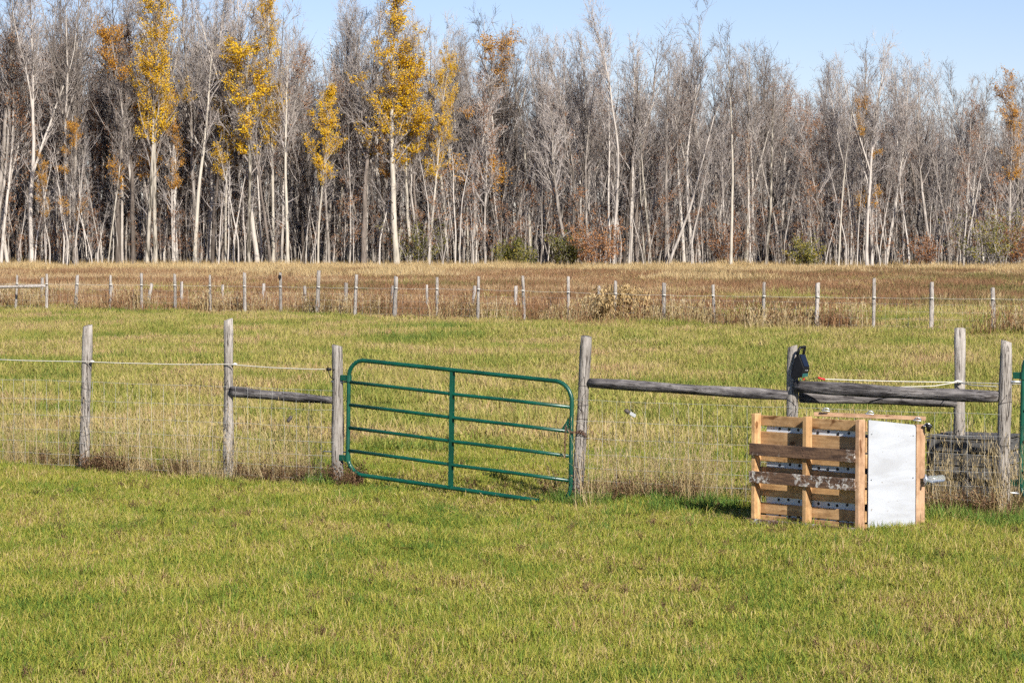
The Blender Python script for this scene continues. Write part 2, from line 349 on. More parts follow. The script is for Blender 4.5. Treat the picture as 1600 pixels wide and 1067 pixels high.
def blade(mb, x, y, h, w, lean, az, r, z0=-0.01, droop=0.6):
    dx, dy = math.cos(az), math.sin(az); px, py = -dy * w / 2, dx * w / 2
    a = random.uniform(0, PI); px, py = math.cos(a) * w / 2, math.sin(a) * w / 2
    th = math.atan(lean); a1, a2 = th * 0.55, th * 1.1; l1, l2 = h * 0.55, h * 0.5
    m1 = (x + dx * math.sin(a1) * l1, y + dy * math.sin(a1) * l1, math.cos(a1) * l1)
    t = (m1[0] + dx * math.sin(a2 + .2 * th) * l2, m1[1] + dy * math.sin(a2 + .2 * th) * l2, m1[2] + math.cos(a2 + .2 * th) * l2)
    V = [(x - px, y - py, z0), (x + px, y + py, z0), (m1[0] + px * .8, m1[1] + py * .8, m1[2]), (m1[0] - px * .8, m1[1] - py * .8, m1[2]), t]
    mb.add(V, [(0, 1, 2, 3), (3, 2, 4)], 0, r)
def tuft(name, n, rad, hmin, hmax, w, lean, mate, rfun=None):
    mb = MB()
    for i in range(n):
        a = random.uniform(0, 2 * PI); q = rad * math.sqrt(random.random())
        h = random.uniform(hmin, hmax); r = rfun() if rfun else random.random()
        blade(mb, q * math.cos(a), q * math.sin(a), h, w * random.uniform(0.6, 1.3), random.uniform(0.1, lean), random.uniform(0, 2 * PI), r)
    return mb.mesh(name, mate, attr=True)
def rand_scatter(name, pts, col, nvar, smin, smax, label, cat, mate, tilt=0.15, zs=None):
    n = len(pts)
    rot = np.stack([rng.uniform(-tilt, tilt, n), rng.uniform(-tilt, tilt, n), rng.uniform(0, 2 * PI, n)], 1)
    s = rng.uniform(smin, smax, n); z = s if zs is None else s * zs
    scatter(name, pts, rot, np.stack([s, s, z], 1), rng.integers(0, nvar, n), col, label, cat, mate)
def vnoise(x, y, sc, seed):      # smooth value noise for patchy height and density
    r = np.random.default_rng(seed); T = r.random((64, 64))
    u = x * sc + 1000; v = y * sc + 1000; i = np.floor(u).astype(int); j = np.floor(v).astype(int); fu = u - i; fv = v - j
    fu = fu * fu * (3 - 2 * fu); fv = fv * fv * (3 - 2 * fv); g = lambda a, b: T[a % 64, b % 64]
    return (g(i, j) * (1 - fu) + g(i + 1, j) * fu) * (1 - fv) + (g(i, j + 1) * (1 - fu) + g(i + 1, j + 1) * fu) * fv

FENCE_A, FENCE_B = ground(134, 735), ground(1570, 812)      # near fence line
def fence_y(x): return FENCE_A.y + (x - FENCE_A.x) / (FENCE_B.x - FENCE_A.x) * (FENCE_B.y - FENCE_A.y)
FAR_A, FAR_B = ground(270, 492), ground(1551, 525)
def far_y(x): return FAR_A.y + (x - FAR_A.x) / (FAR_B.x - FAR_A.x) * (FAR_B.y - FAR_A.y)

skew = lambda: random.random() ** 1.25
lawn_col = source_collection('lawn_tufts', [tuft('lawn_tuft', 360, 0.30, 0.035, 0.115, 0.0058, 2.2, M_lawn, skew) for i in range(8)])
p = jitter_points(13.5, 33, 0.235); 
hn = 0.4 + 0.5 * vnoise(p[:, 0], p[:, 1], 0.9, 3) + 0.25 * vnoise(p[:, 0], p[:, 1], 4.0, 33)
hn *= 1 - 0.35 * np.exp(-((p[:, 0] + 0.6) / 1.2) ** 2 - ((p[:, 1] - 26) / 2.0) ** 2)
rand_scatter('pasture_grass', p, lawn_col, 8, 0.85, 1.25, 'short yellow-green grazed grass in front of and around the near fence', 'grass', M_lawn, zs=hn)
field_col = source_collection('field_tufts', [tuft('field_tuft', 560, 0.7, 0.05, 0.2, 0.012, 1.8, M_field, skew) for i in range(5)])
def field_edge(p):      # the green runs on beyond the far fence towards the right
    return np.array([far_y(x) for x in p[:, 0]]) + np.clip(p[:, 0] + 3, 0, 16) * 2.6 * (.4 + 1.1 * vnoise(p[:, 0], p[:, 1], .11, 51))
p = jitter_points(32, 112, 0.62); p = p[p[:, 1] < field_edge(p) + 3]
rand_scatter('field_grass', p, field_col, 5, 0.8, 1.4, 'yellow-green grass of the paddock between the two fences', 'grass', M_field, zs=0.5 + 0.9 * vnoise(p[:, 0], p[:, 1], 0.4, 5))
mead_col = source_collection('meadow_tufts', [tuft('meadow_tuft', 360, 1.05, 0.08, 0.36, 0.022, 0.7, M_meadow) for i in range(5)])
p = view_points(64, 168, 1.3); p = p[p[:, 1] > field_edge(p) + 0.6 - 10 * rng.random(len(p)) ** 2 * (p[:, 0] > 0)]
rand_scatter('meadow_grass', p, mead_col, 5, 0.8, 1.4, 'reddish brown meadow grass behind the far fence', 'meadow grass', M_meadow, zs=0.5 + 0.8 * vnoise(p[:, 0], p[:, 1], 0.15, 6))
tan_col = source_collection('tan_tufts', [tuft('tan_tuft', 250, 1.0, 0.15, 0.62, 0.022, 0.55, M_tan) for i in range(5)])
p = view_points(128, 202, 1.1); p = p[rng.random(len(p)) < (p[:, 1] + 50 * vnoise(p[:, 0], p[:, 1], 0.09, 21) - 180) / 14]
rand_scatter('tall_tan_grass', p, tan_col, 5, 0.8, 1.3, 'pale tan tall grass along the foot of the wood', 'tall grass', M_tan, zs=0.2 + 0.6 * vnoise(p[:, 0], p[:, 1], 0.12, 8) + 0.85 * vnoise(p[:, 0], p[:, 1], 0.55, 18) ** 2)

straw_col = source_collection('straw_tufts', [tuft('straw_tuft', 130, 0.8, 0.15, 0.5, 0.016, 0.7, M_tan if i % 2 else M_field) for i in range(4)])
p = view_points(62, 165, 0.55); nz = vnoise(p[:, 0] * .45, p[:, 1], 0.13, 41) + .35 * vnoise(p[:, 0], p[:, 1], 0.6, 42) + .006 * p[:, 0]; fy = np.array([far_y(v) for v in p[:, 0]])
p = p[(p[:, 1] > fy + .5) & (nz > .72)]
rand_scatter('meadow_straw', p, straw_col, 4, 0.7, 1.3, 'straw and green tussocks streaked through the brown meadow', 'tussock grass', M_tan, zs=0.4 + 0.7 * vnoise(p[:, 0], p[:, 1], 0.4, 43))
M_lush = foliage('lush_grass', [(0.0, (0.05, 0.11, 0.02)), (0.45, (0.10, 0.185, 0.03)), (0.8, (0.20, 0.25, 0.045)), (1.0, (0.38, 0.33, 0.11))], pscale=0.8)
lush_col = source_collection('lush_tufts', [tuft('lush_tuft', 60, 0.16, 0.08, 0.22, 0.007, 1.3, M_lush) for i in range(5)])
x = rng.uniform(-2.2, 7, 330); y = np.array([fence_y(v) for v in x]) - np.abs(rng.normal(.15, .55, len(x))); k = (vnoise(x, y, .9, 61) > np.where(x < .6, .62, .36)) & ~((x > 2.2) & (x < 3.75) & (y > 22.6)); x, y = x[k], y[k]
rand_scatter('lush_grass', np.stack([x, y, relief(x, y)], 1), lush_col, 5, 0.6, 1.1, 'darker green longer grass in front of the fence beside the pallet box', 'grass', M_lush)
p = view_points(13.5, 32, 3.2); p = p[vnoise(p[:, 0], p[:, 1], 1.3, 62) > .62]
rand_scatter('grass_clumps', p, lush_col, 5, 0.35, 0.75, 'small dark green grass clumps scattered through the foreground pasture', 'grass', M_lush)
def rosette(name):
    mb = MB()
    for i in range(random.randint(6, 10)):
        a = random.uniform(0, 6.28); l = random.uniform(.05, .11); w = l * .28; dx, dy = math.cos(a), math.sin(a); r = random.random()
        mb.add([(0, 0, .01), (dx * l * .55 - dy * w, dy * l * .55 + dx * w, .045), (dx * l, dy * l, .035), (dx * l * .55 + dy * w, dy * l * .55 - dx * w, .045)], [(0, 1, 2, 3)], 0, r)
    return mb.mesh(name, M_gleaf, attr=True)
p = view_points(13.5, 28, 0.5)
rand_scatter('broadleaf_weeds', p, source_collection('rosettes', [rosette('rosette') for i in range(4)]), 4, 0.6, 1.3, 'flat broad-leaved weeds dotted in the foreground pasture', 'weeds', M_gleaf)
# tall dry stalks along both fence lines
def stalk_tuft(name, n, rad, hmin, hmax, w, mate):
    mb = MB()
    for i in range(n):
        a = random.uniform(0, 2 * PI); q = rad * math.sqrt(random.random()); x, y = q * math.cos(a), q * math.sin(a)
        h = random.uniform(hmin, hmax); az = random.uniform(0, 2 * PI); r = random.random(); ln = random.uniform(0.03, 0.35) if random.random() < .6 else random.uniform(.35, 1.1)
        blade(mb, x, y, h, w, ln, az, r, droop=0.2)
        tx, ty, tz = x + math.cos(az) * ln * h, y + math.sin(az) * ln * h, h * (1 - 0.1 * ln)
        for k in range(4):      # seed head
            b2 = random.uniform(0, 2 * PI); s = w * 1.3
            bx, by, bz = tx + random.uniform(-.01, .01), ty + random.uniform(-.01, .01), tz - k * 0.025
            mb.add([(bx, by, bz - 0.02), (bx + math.cos(b2) * s, by + math.sin(b2) * s, bz), (bx, by, bz + 0.03)], [(0, 1, 2)], 0, min(1, r + .2))
    for i in range(n * 2):
        a = random.uniform(0, 2 * PI); q = rad * 1.2 * math.sqrt(random.random())
        blade(mb, q * math.cos(a), q * math.sin(a), random.uniform(0.1, 0.3) * hmax, w * 1.3, random.uniform(0.2, 1.1), random.uniform(0, 2 * PI), random.random() * 0.9)
    return mb.mesh(name, mate, attr=True)
dry_col = source_collection('dry_tufts', [stalk_tuft('dry_tuft', 14, 0.14, 0.3, 0.85, 0.004, M_dry) for i in range(6)])
n = 700; x = rng.uniform(-8, 8, n); x = x[~((x > -1.75) & (x < 0.55))]
y = np.array([fence_y(v) for v in x]) + rng.normal(0.12, 0.25, len(x)); keep = (vnoise(x, y, 1.1, 9) * .5 + vnoise(x, y, 3.0, 19) * .5 > 0.40) & ~((x > 2.0) & (x < 3.95) & (y < np.array([fence_y(v) for v in x]) + 0.2))
x, y = x[keep], y[keep]
p = np.stack([x, y, relief(x, y)], 1)
rand_scatter('dry_fence_grass', p, dry_col, 6, 0.55, 1.2, 'tall straw-coloured seed grass along the near fence', 'tall grass', M_dry, 0.28)
fdry_col = source_collection('far_dry_tufts', [stalk_tuft('far_dry_tuft', 22, 0.3, 0.3, 0.7, 0.016, M_dry if i % 2 else M_meadow) for i in range(6)])
n = 1500; x = rng.uniform(-26, 20, n); y = np.array([far_y(v) for v in x]) + rng.normal(0.5, 0.8, n)
p = np.stack([x, y, relief(x, y)], 1); p = p[vnoise(x, y, 0.35, 12) > 0.28 + np.clip(x * .05, 0, .3)]
rand_scatter('dry_far_grass', p, fdry_col, 6, 0.5, 1.4, 'brown and straw-coloured rank grass along the far fence', 'tall grass', M_dry, 0.12)
# brown dead weeds at the feet of the near posts
def weed(name):
    mb = MB()
    for i in range(26):
        az = random.uniform(0, 2 * PI); h = random.uniform(0.1, 0.34); ln = random.uniform(.1, .7)
        blade(mb, random.gauss(0, .04), random.gauss(0, .04), h, 0.005, ln, az, random.random())
        for k in range(6):
            t = random.uniform(0.4, 1); a2 = random.uniform(0, 2 * PI); s = random.uniform(.012, .028)
            bx, by, bz = math.cos(az) * ln * h * t, math.sin(az) * ln * h * t, h * t * .95
            mb.add([(bx, by, bz), (bx + math.cos(a2) * s, by + math.sin(a2) * s, bz + s * .4), (bx + math.cos(a2 + 1) * s * .7, by + math.sin(a2 + 1) * s * .7, bz - s * .5)], [(0, 1, 2)], 0, random.random())
    return mb.mesh(name, M_weed, attr=True)
weed_col = source_collection('weeds', [weed('weed') for i in range(4)])
pp = []
for cx_, k, sp in ((-5.0, 10, .25), (-3.9, 6, .3), (-2.4, 22, .4), (-1.9, 10, .15), (0.9, 10, .3), (1.5, 9, .3), (4.1, 12, .25), (4.6, 14, .25), (-4.55, 8, .1), (-3.1, 6, .1), (5.1, 8, .2)):
    for i in range(k):
        x = cx_ + random.gauss(0, sp); y = fence_y(x) + random.gauss(0.0, .12); pp.append((x, y, float(relief(x, y))))
rand_scatter('fence_weeds', np.array(pp), weed_col, 4, 0.6, 1.1, 'withered brown weeds at the feet of the near fence posts', 'weeds', M_weed, 0.15)
# little brown leaves and weeds strewn in the lawn
p = view_points(13.5, 30, 2.4); rand_scatter('lawn_weeds', p, weed_col, 4, 0.2, 0.5, 'small dark brown dead weeds dotted through the foreground grass', 'weeds', M_weed, 0.4)

# ------------------------------------------------------------------ trees
def rnd_dir(v, ang):
    a = Vector((random.gauss(0, 1), random.gauss(0, 1), random.gauss(0, 1))); a = (a - v * a.dot(v)).normalized()
    return (v * math.cos(ang) + a * math.sin(ang)).normalized()
def grow(p, d, Ln, segs, wob, up):
    pts = [p.copy()]
    for i in range(segs):
        d = (d + Vector((random.gauss(0, wob), random.gauss(0, wob), random.gauss(0, wob) + up))).normalized()
        p = p + d * (Ln / segs); pts.append(p.copy())
    return pts
def on(pts, t):
    f = t * (len(pts) - 1); i = min(int(f), len(pts) - 2); return pts[i].lerp(pts[i + 1], f - i), (pts[i + 1] - pts[i]).normalized()
def make_tree(H=18, r0=0.16, clear=0.45, nb=30, spread=0.5, b2=6, b3=3, leaf=None, leaf_n=5, leaf_from=0.4, leaf_keep=0.7, lsize=0.09, wob=0.05, fork=0, low=4, lean=0.02, twig=0.0095, barkm=None, leafcut=1.0):
    tk, cr, lf = MB(), MB(), MB()
    def trunk(base, d, Hh, r):
        segs = 13; pts = [base]; dd = d
        for i in range(segs):
            dd = (dd + Vector((random.gauss(0, wob), random.gauss(0, wob), 0.03))).normalized(); pts.append(pts[-1] + dd * (Hh / segs))
        rad = [r * (1.3 if i == 0 else 1) * (1 - 0.94 * (i / segs) ** 1.45) for i in range(segs + 1)]
        tk.tube(pts, rad, 7, False); return pts, rad
    stems = [trunk(Vector((0, 0, -0.1)), Vector((random.gauss(0, lean), random.gauss(0, lean), 1)).normalized(), H, r0) + (H,)]
    for k in range(fork):
        t = random.uniform(0.3, 0.6); b0, d0 = on(stems[0][0], t)
        h2 = H * (1 - t) * random.uniform(0.8, 1.0)
        stems.append(trunk(b0, rnd_dir(d0, random.uniform(0.2, 0.45)), h2, r0 * (1 - t) * 0.8) + (h2,))
    for si, (pts, rad, Hh) in enumerate(stems):
        c0 = clear if si == 0 else 0.1
        ts = [c0 + (0.97 - c0) * ((k + random.random()) / nb) for k in range(nb if si == 0 else nb // 2)] + [random.uniform(0.12, c0) for k in range(low if si == 0 else 0)]
        for bi, t in enumerate(ts):
            p, d = on(pts, t); lowb = t < c0
            ln = (0.10 + 0.26 * spread * 1.3 * (1 - (t - c0) / (1 - c0)) ** 0.8) * H * random.uniform(0.55, 1.1) if not lowb else random.uniform(0.6, 2.2)
            ang = random.uniform(0.28, 0.75) * (1.0 if not lowb else 1.5)
            r = max(0.014, min(0.06, rad[min(int(t * 13), 13)] * 0.5)) * (0.6 if lowb else 1)
            bp = grow(p, rnd_dir(d, ang), ln, 5, 0.11, 0.10 if not lowb else -0.02)
            cr.tube(bp, [r * (1 - 0.75 * i / 5) for i in range(6)], 4, False)
            leafy = leaf is not None and random.random() < leaf_keep and t > leaf_from and t < leafcut
            for q in range(b2 if not lowb else 3):
                u = random.uniform(0.2, 1.0); p2, d2 = on(bp, u); l2 = ln * random.uniform(0.2, 0.42) * (1.15 - 0.5 * u)
                b2p = grow(p2, rnd_dir(d2, random.uniform(0.4, 0.9)), l2, 3, 0.14, 0.08)
                cr.tube(b2p, [twig * 1.35, twig * 1.2, twig, twig * 0.7], 3, False)
                for w in range(b3 if not lowb else 1):
                    u3 = random.uniform(0.25, 1.0); p3, d3 = on(b2p, u3); l3 = random.uniform(0.3, 0.8)
                    b3p = grow(p3, rnd_dir(d3, random.uniform(0.3, 0.8)), l3, 2, 0.12, 0.06)
                    cr.tube(b3p, [twig * 0.9, twig * 0.75, twig * 0.45], 3, False)
                    if leafy:
                        for z in range(leaf_n):
                            lp, _ = on(b3p, random.random()); lp = lp + Vector((random.gauss(0, .09), random.gauss(0, .09), random.gauss(-.03, .08)))
                            leaf_card(lf, lp, lsize * random.uniform(0.6, 1.25))
    return tk, cr, lf
def leaf_card(mb, p, s):
    a = Vector((random.gauss(0, 1), random.gauss(0, 1), random.gauss(0, 1))).normalized(); b = rnd_dir(a, PI / 2)
    mb.add([p - a * s * .6, p + b * s * .45, p + a * s * .6, p - b * s * .45], [(0, 1, 2, 3)], 0, random.random())
protos = {}
def add_proto(kind, barkm, leafm=None, **kw):
    tk, cr, lf = make_tree(**kw)
    protos.setdefault(kind, []).append((tk.mesh('trunk', barkm, True), cr.mesh('crown', M_twig, False), lf.mesh('foliage', leafm, attr=True) if leafm else None, kw.get('H', 18), tk, cr, lf, barkm, leafm))
for i in range(9):
    add_proto('bare', M_bark, H=18, r0=random.uniform(0.10, 0.18), clear=random.uniform(0.40, 0.62), nb=random.randint(22, 30), spread=random.uniform(0.16, 0.34), fork=i % 3, wob=random.uniform(0.03, 0.075), low=random.randint(3, 8))
for i in range(3):
    add_proto('dark', M_dbark, H=18, r0=random.uniform(0.13, 0.18), clear=0.45, nb=26, spread=0.34, fork=1, wob=0.05)
for i in range(2):
    add_proto('pale', M_abark, H=18, r0=0.14, clear=0.5, nb=26, spread=0.35, wob=0.025, low=6)
for i in range(4):
    add_proto('rust', M_bark, M_rleaf, H=16, r0=0.11, clear=0.35, nb=26, spread=0.4, leaf=1, leaf_n=5, leaf_keep=0.55, leaf_from=0.35, lsize=0.085)
for i in range(3):
    add_proto('yellow', M_abark, M_yleaf, H=20, r0=0.17, clear=0.34, nb=40, spread=0.32, b2=8, b3=4, leaf=1, leaf_n=14, leaf_keep=0.66, leaf_from=0.36, lsize=0.09, wob=0.02, low=3)
for i in range(3): add_proto('yellow_patch', M_abark, M_yleaf, H=16, r0=0.11, clear=0.34, nb=30, spread=0.30, b2=8, b3=4, leaf=1, leaf_n=17, leaf_keep=(.5, .75, .4)[i], leaf_from=0.4, leafcut=0.85, lsize=0.09, wob=0.03)
for i in range(2):
    add_proto('orange', M_bark, M_oleaf, H=15, r0=0.11, clear=0.28, nb=30, spread=0.28, b2=7, b3=4, leaf=1, leaf_n=13, leaf_keep=0.5, leaf_from=0.3, lsize=0.085, wob=0.03)
GROUPS = {}
def place_tree(kind, X, Y, H, label, rz=None, lean=(0, 0), group=None, sxy=1.0, vi=None, name='tree'):
    P = protos[kind]; pr = P[random.randrange(len(P)) if vi is None else vi]
    root = thing(name, (X, Y, 0), label, 'tree', group)
    s = H / pr[3]; root.scale = (s * sxy, s * sxy, s); root.rotation_euler = (lean[1], lean[0], random.uniform(0, 2 * PI) if rz is None else rz)
    root.rotation_mode = 'XYZ'
    if lean != (0, 0):      # lean in world space after the turn about the trunk
        R = Matrix.Rotation(lean[0], 3, 'Y') @ Matrix.Rotation(lean[1], 3, 'X') @ Matrix.Rotation(random.uniform(0, 6.28), 3, 'Z'); root.rotation_euler = R.to_euler()
    t = bpy.data.objects.new('trunk', pr[0]); c = bpy.data.objects.new('crown', pr[1])
    for q in (t, c): C.objects.link(q); q.parent = root
    if pr[2] is not None:
        q = bpy.data.objects.new('foliage', pr[2]); C.objects.link(q); q.parent = c
    return root
def px_tree(kind, px, top, label, dy=0.0, **kw):
    Y = 191.5 + dy; p = at(px, 400, Y); H = at(px, top, Y).z
    return place_tree(kind, p.x, Y, H, label, **kw)
# trees one can pick out by eye
px_tree('yellow', 229, -35, 'tall pale-trunked yellow aspen, left of the close pair', sxy=0.85, vi=0)
px_tree('yellow', 243, -50, 'tall pale-trunked yellow aspen, right of the close pair', dy=0.8, sxy=0.9, vi=1)
px_tree('yellow', 621, -18, 'tallest bright yellow aspen with a straight pale trunk near the middle', sxy=1.3, vi=2)
px_tree('yellow_patch', 641, 62, 'slimmer yellow aspen close to the right of the tallest yellow one', dy=1.5, sxy=1.2, vi=1)
px_tree('yellow', 668, 95, 'leaning pale-trunked aspen with yellow lower boughs right of the tallest yellow one', dy=1.0, lean=(0.06, 0), sxy=0.8, vi=0)
px_tree('yellow_patch', 388, 20, 'yellow-leaved aspen standing between the aspen pair and the small round yellow one', dy=1.0, sxy=1.2, vi=0)
px_tree('yellow', 427, -5, 'tall thinly leaved yellow aspen left of the small bright yellow crown', dy=2.0, sxy=0.75, vi=1)
px_tree('yellow_patch', 497, 112, 'small aspen with a compact bright yellow crown at mid height', dy=0.5, sxy=0.95, vi=1)
px_tree('yellow_patch', 352, 95, 'low yellow-crowned aspen beside a grey trunk in the left wood', dy=2.5, sxy=0.9, vi=2)
px_tree('orange', 122, 195, 'small orange-leaved tree at the front of the far left wood', sxy=1.0, vi=0)
px_tree('orange', 72, 245, 'smallest rusty orange tree near the left end of the wood', sxy=0.9, vi=1)
px_tree('orange', 270, 150, 'slight orange-leaved tree just right of the aspen pair', dy=3, sxy=0.9, vi=1)
px_tree('orange', 738, 62, 'burnt orange tree right of the yellow aspens', dy=1.5, sxy=1.25, vi=0)
px_tree('rust', 758, 150, 'tree with sparse rust-brown leaves right of the burnt orange one', dy=2.0, sxy=1.1)
px_tree('orange', 1362, 160, 'tree with a narrow orange crown in the right half of the wood', dy=1.5, sxy=0.7, vi=0)
px_tree('rust', 1298, 125, 'brown-leaved tree left of the narrow orange crown', dy=2.0)
px_tree('orange', 1580, 120, 'brownish orange tree at the right end of the wood', dy=2.5, sxy=1.0, vi=1)
px_tree('pale', 304, 40, 'pale grey bare tree between the aspen pair and the yellow crowns', sxy=1.1, vi=0)
px_tree('dark', 208, 30, 'dark-trunked bare tree just left of the aspen pair', dy=1.5)
px_tree('dark', 332, 20, 'dark-trunked bare tree left of the yellow-leaved aspens', dy=1.8)
px_tree('dark', 568, 40, 'dark-trunked branching tree left of the tallest yellow aspen', dy=1.8, sxy=1.2)
px_tree('pale', 450, 60, 'pale bare tree left of the small bright yellow crown', vi=1)
px_tree('bare', 1043, 95, 'pale bare tree leaning strongly right at the edge of the wood', lean=(0.2, 0), sxy=1.1, vi=0)
px_tree('pale', 1196, 105, 'bare pale tree leaning right, right of the middle of the wood', lean=(0.11, 0), sxy=1.0, vi=0)
px_tree('pale', 1142, 60, 'straight pale bare tree right of the strongly leaning one', sxy=0.9, vi=1)
px_tree('pale', 1310, 130, 'pale slim bare tree with a slight lean in the right wood', lean=(0.05, 0), sxy=0.7, vi=1)
px_tree('bare', 1355, 60, 'grey bare tree in front of the narrow orange crown', sxy=0.9, vi=2)
px_tree('bare', 958, 5, 'tallest bare grey tree above the middle of the wood', sxy=0.95, vi=3)
px_tree('bare', 1082, 20, 'broad-topped bare grey tree standing high right of the middle', dy=2, sxy=1.0, vi=4)
px_tree('pale', 168, 150, 'crooked pale sapling-like tree left of the aspen pair', lean=(0.10, 0), sxy=0.7, vi=0)
px_tree('bare', 890, 120, 'bare grey tree leaning left near the middle of the wood', lean=(-0.13, 0), sxy=1.1, vi=5)
# the rest of the front of the wood
def top_profile(px):
    return np.interp(px, [-100, 300, 470, 560, 800, 1000, 1250, 1700], [-50, -40, 0, 25, 60, 60, 95, 105])
ZONES = [(100, 'at the left end of the wood'), (222, 'between small orange tree and aspen pair'), (370, 'right of the pale aspen pair'), (500, 'left of the compact yellow crown'), (620, 'left of the tallest yellow aspen'), (738, 'left of the burnt orange tree'), (925, 'between burnt orange tree and reddish shrub'), (1043, 'left of the strongly leaning tree'), (1196, 'right of the strongly leaning tree'), (1362, 'left of the narrow orange crown'), (1560, 'right of the narrow orange crown'), (9999, 'at the right end of the wood')]
zone_of = lambda px: next(z for m, z in ZONES if px < m)
n_front = 262
for i in range(n_front):
    px = -120 + 1840 * (i + rng.random()) / n_front; Y = 192.5 + 15 * rng.random() ** 0.9
    q = rng.random() * (1 if px < 760 else .94); kind = 'bare' if q < 0.56 else ('dark' if q < 0.67 else ('pale' if q < 0.73 else ('rust' if q < 0.94 else 'orange')))
    short = rng.random() < 0.3
    X = at(px, 400, Y).x; H = at(px, top_profile(px) + rng.normal(14, 18), Y).z * (0.72 if short else 1.0) * (0.8 if kind in ('rust', 'orange') else 1.0)
    w = {'bare': 'bare grey tree', 'dark': 'dark bare tree', 'pale': 'pale bare tree', 'rust': 'rust-leaved tree', 'orange': 'orange-leaved tree'}[kind]
    ln = (float(rng.normal(0, 0.045)), float(rng.normal(0, 0.03)))
    pose = 'right-leaning' if ln[0] > .05 else ('left-leaning' if ln[0] < -.05 else 'upright')
    lab = f"{'shorter' if short else 'tall'} {pose} {w} {zone_of(px)}"
    place_tree(kind, X, Y, H, lab, lean=ln, group=lab, sxy=float(rng.uniform(0.75, 1.1)))
# the depth of the wood: countless trees behind, one mass
def cluster(kinds, k, half, nm, hmin, hmax):
    """several whole trees of the deep wood in one source mesh, so fewer instances overlap"""
    mb = MB(); mats = [M_bark, M_dbark, M_twig, M_rleaf]
    for q in range(k):
        pr = far_pr[random.choice(kinds)]; x, y = (q % 2 - .5) * half + random.uniform(-.5, .5) * half, (q // 2 - (k // 2 - 1) / 2) * half + random.uniform(-.5, .5) * half
        sc = random.uniform(hmin, hmax); a = random.uniform(0, 6.28); ca, sa = math.cos(a) * sc, math.sin(a) * sc; lx, ly = random.gauss(0, .04), random.gauss(0, .04)
        for part, mi in ((pr[0], pr[3]), (pr[1], 2), (pr[2], 3)):
            if not part.v: continue
            V = np.array([tuple(p) for p in part.v]); W = np.stack([V[:, 0] * ca - V[:, 1] * sa + x + lx * V[:, 2], V[:, 0] * sa + V[:, 1] * ca + y + ly * V[:, 2], V[:, 2] * sc], 1)
            b0 = len(mb.v); mb.v.extend(map(tuple, W.tolist())); mb.f.extend(tuple(i + b0 for i in f) for f in part.f); mb.m.extend([mi] * len(part.f)); mb.r.extend(part.r)
    return mb.mesh(nm, mats, attr=True)
far_pr = {}
for k in range(5): far_pr['b%d' % k] = make_tree(H=18, r0=random.uniform(.10, .16), clear=random.uniform(.42, .6), nb=22, spread=random.uniform(.18, .32), b2=5, b3=2, low=4, fork=k % 2, twig=0.0125) + (0,)
far_pr['d'] = make_tree(H=18, r0=.15, clear=.45, nb=22, spread=.3, b2=5, b3=2, fork=1, twig=0.0125) + (1,)
for k in range(2): far_pr['r%d' % k] = make_tree(H=15, r0=.1, clear=.35, nb=22, spread=.3, b2=5, b3=2, leaf=1, leaf_n=4, leaf_keep=.6, leaf_from=.3, lsize=.11, twig=0.0125) + (0,)
for k in range(3): far_pr['s%d' % k] = make_tree(H=9, r0=.055, clear=.5, nb=7, spread=.3, b2=4, b3=1, low=2, wob=.045, twig=.009) + (0,)
far_pr['sr'] = make_tree(H=6, r0=.035, clear=.2, nb=11, spread=.5, b2=4, b3=2, low=0, wob=.07, twig=.008, leaf=1, leaf_n=7, leaf_keep=.7, leaf_from=.05, lsize=.085) + (0,)
wood_src = [cluster(['b0', 'b1', 'b2', 'b3', 'b4', 'd', 'r%d' % (i % 2)], 4, 3.6, 'wood_trees', .72, 1.0) for i in range(7)]
wood_col = source_collection('wood_clusters', wood_src)
def jgrid(x0, x1, y0, y1, st):
    gx, gy = np.meshgrid(np.arange(x0, x1, st), np.arange(y0, y1, st)); gx = gx.ravel() + rng.uniform(-.35, .35, gx.size) * st; gy = gy.ravel() + rng.uniform(-.35, .35, gy.size) * st
    k = np.abs(gx) < gy * .2 + 12; return gx[k], gy[k]
x, y = jgrid(-75, 75, 207, 282, 5.2); n = len(x); px = 800 + x / y * F
s = np.array([at(float(a), float(top_profile(a)), 194).z for a in px]) / 18 * rng.uniform(.78, 1.04, n)
scatter('distant_wood', np.stack([x, y, x * 0], 1), np.stack([x * 0, x * 0, rng.uniform(0, 6.28, n)], 1), np.stack([s * .95, s * .95, s], 1), rng.integers(0, len(wood_src), n), wood_col, 'deep mass of bare grey trees behind the front of the wood', 'wood', M_bark)
sap_src = [cluster(['s0', 's1', 's2', 'sr', 's1', 'sr'], 10, 1.5, 'saplings', .4, 1.2) for i in range(5)]
sap_col = source_collection('sapling_clusters', sap_src)
x, y = jgrid(-75, 75, 194, 214, 3.6); x2, y2 = jgrid(-80, 80, 218, 300, 7.0); x = np.concatenate([x, x2]); y = np.concatenate([y, y2]); n = len(x); s = rng.uniform(.6, 1.2, n)
scatter('undergrowth', np.stack([x, y, x * 0], 1), np.stack([x * 0, x * 0, rng.uniform(0, 6.28, n)], 1), np.stack([s, s, s], 1), rng.integers(0, 5, n), sap_col, 'thicket of thin grey saplings and brush between the trunks of the wood', 'undergrowth', M_bark)
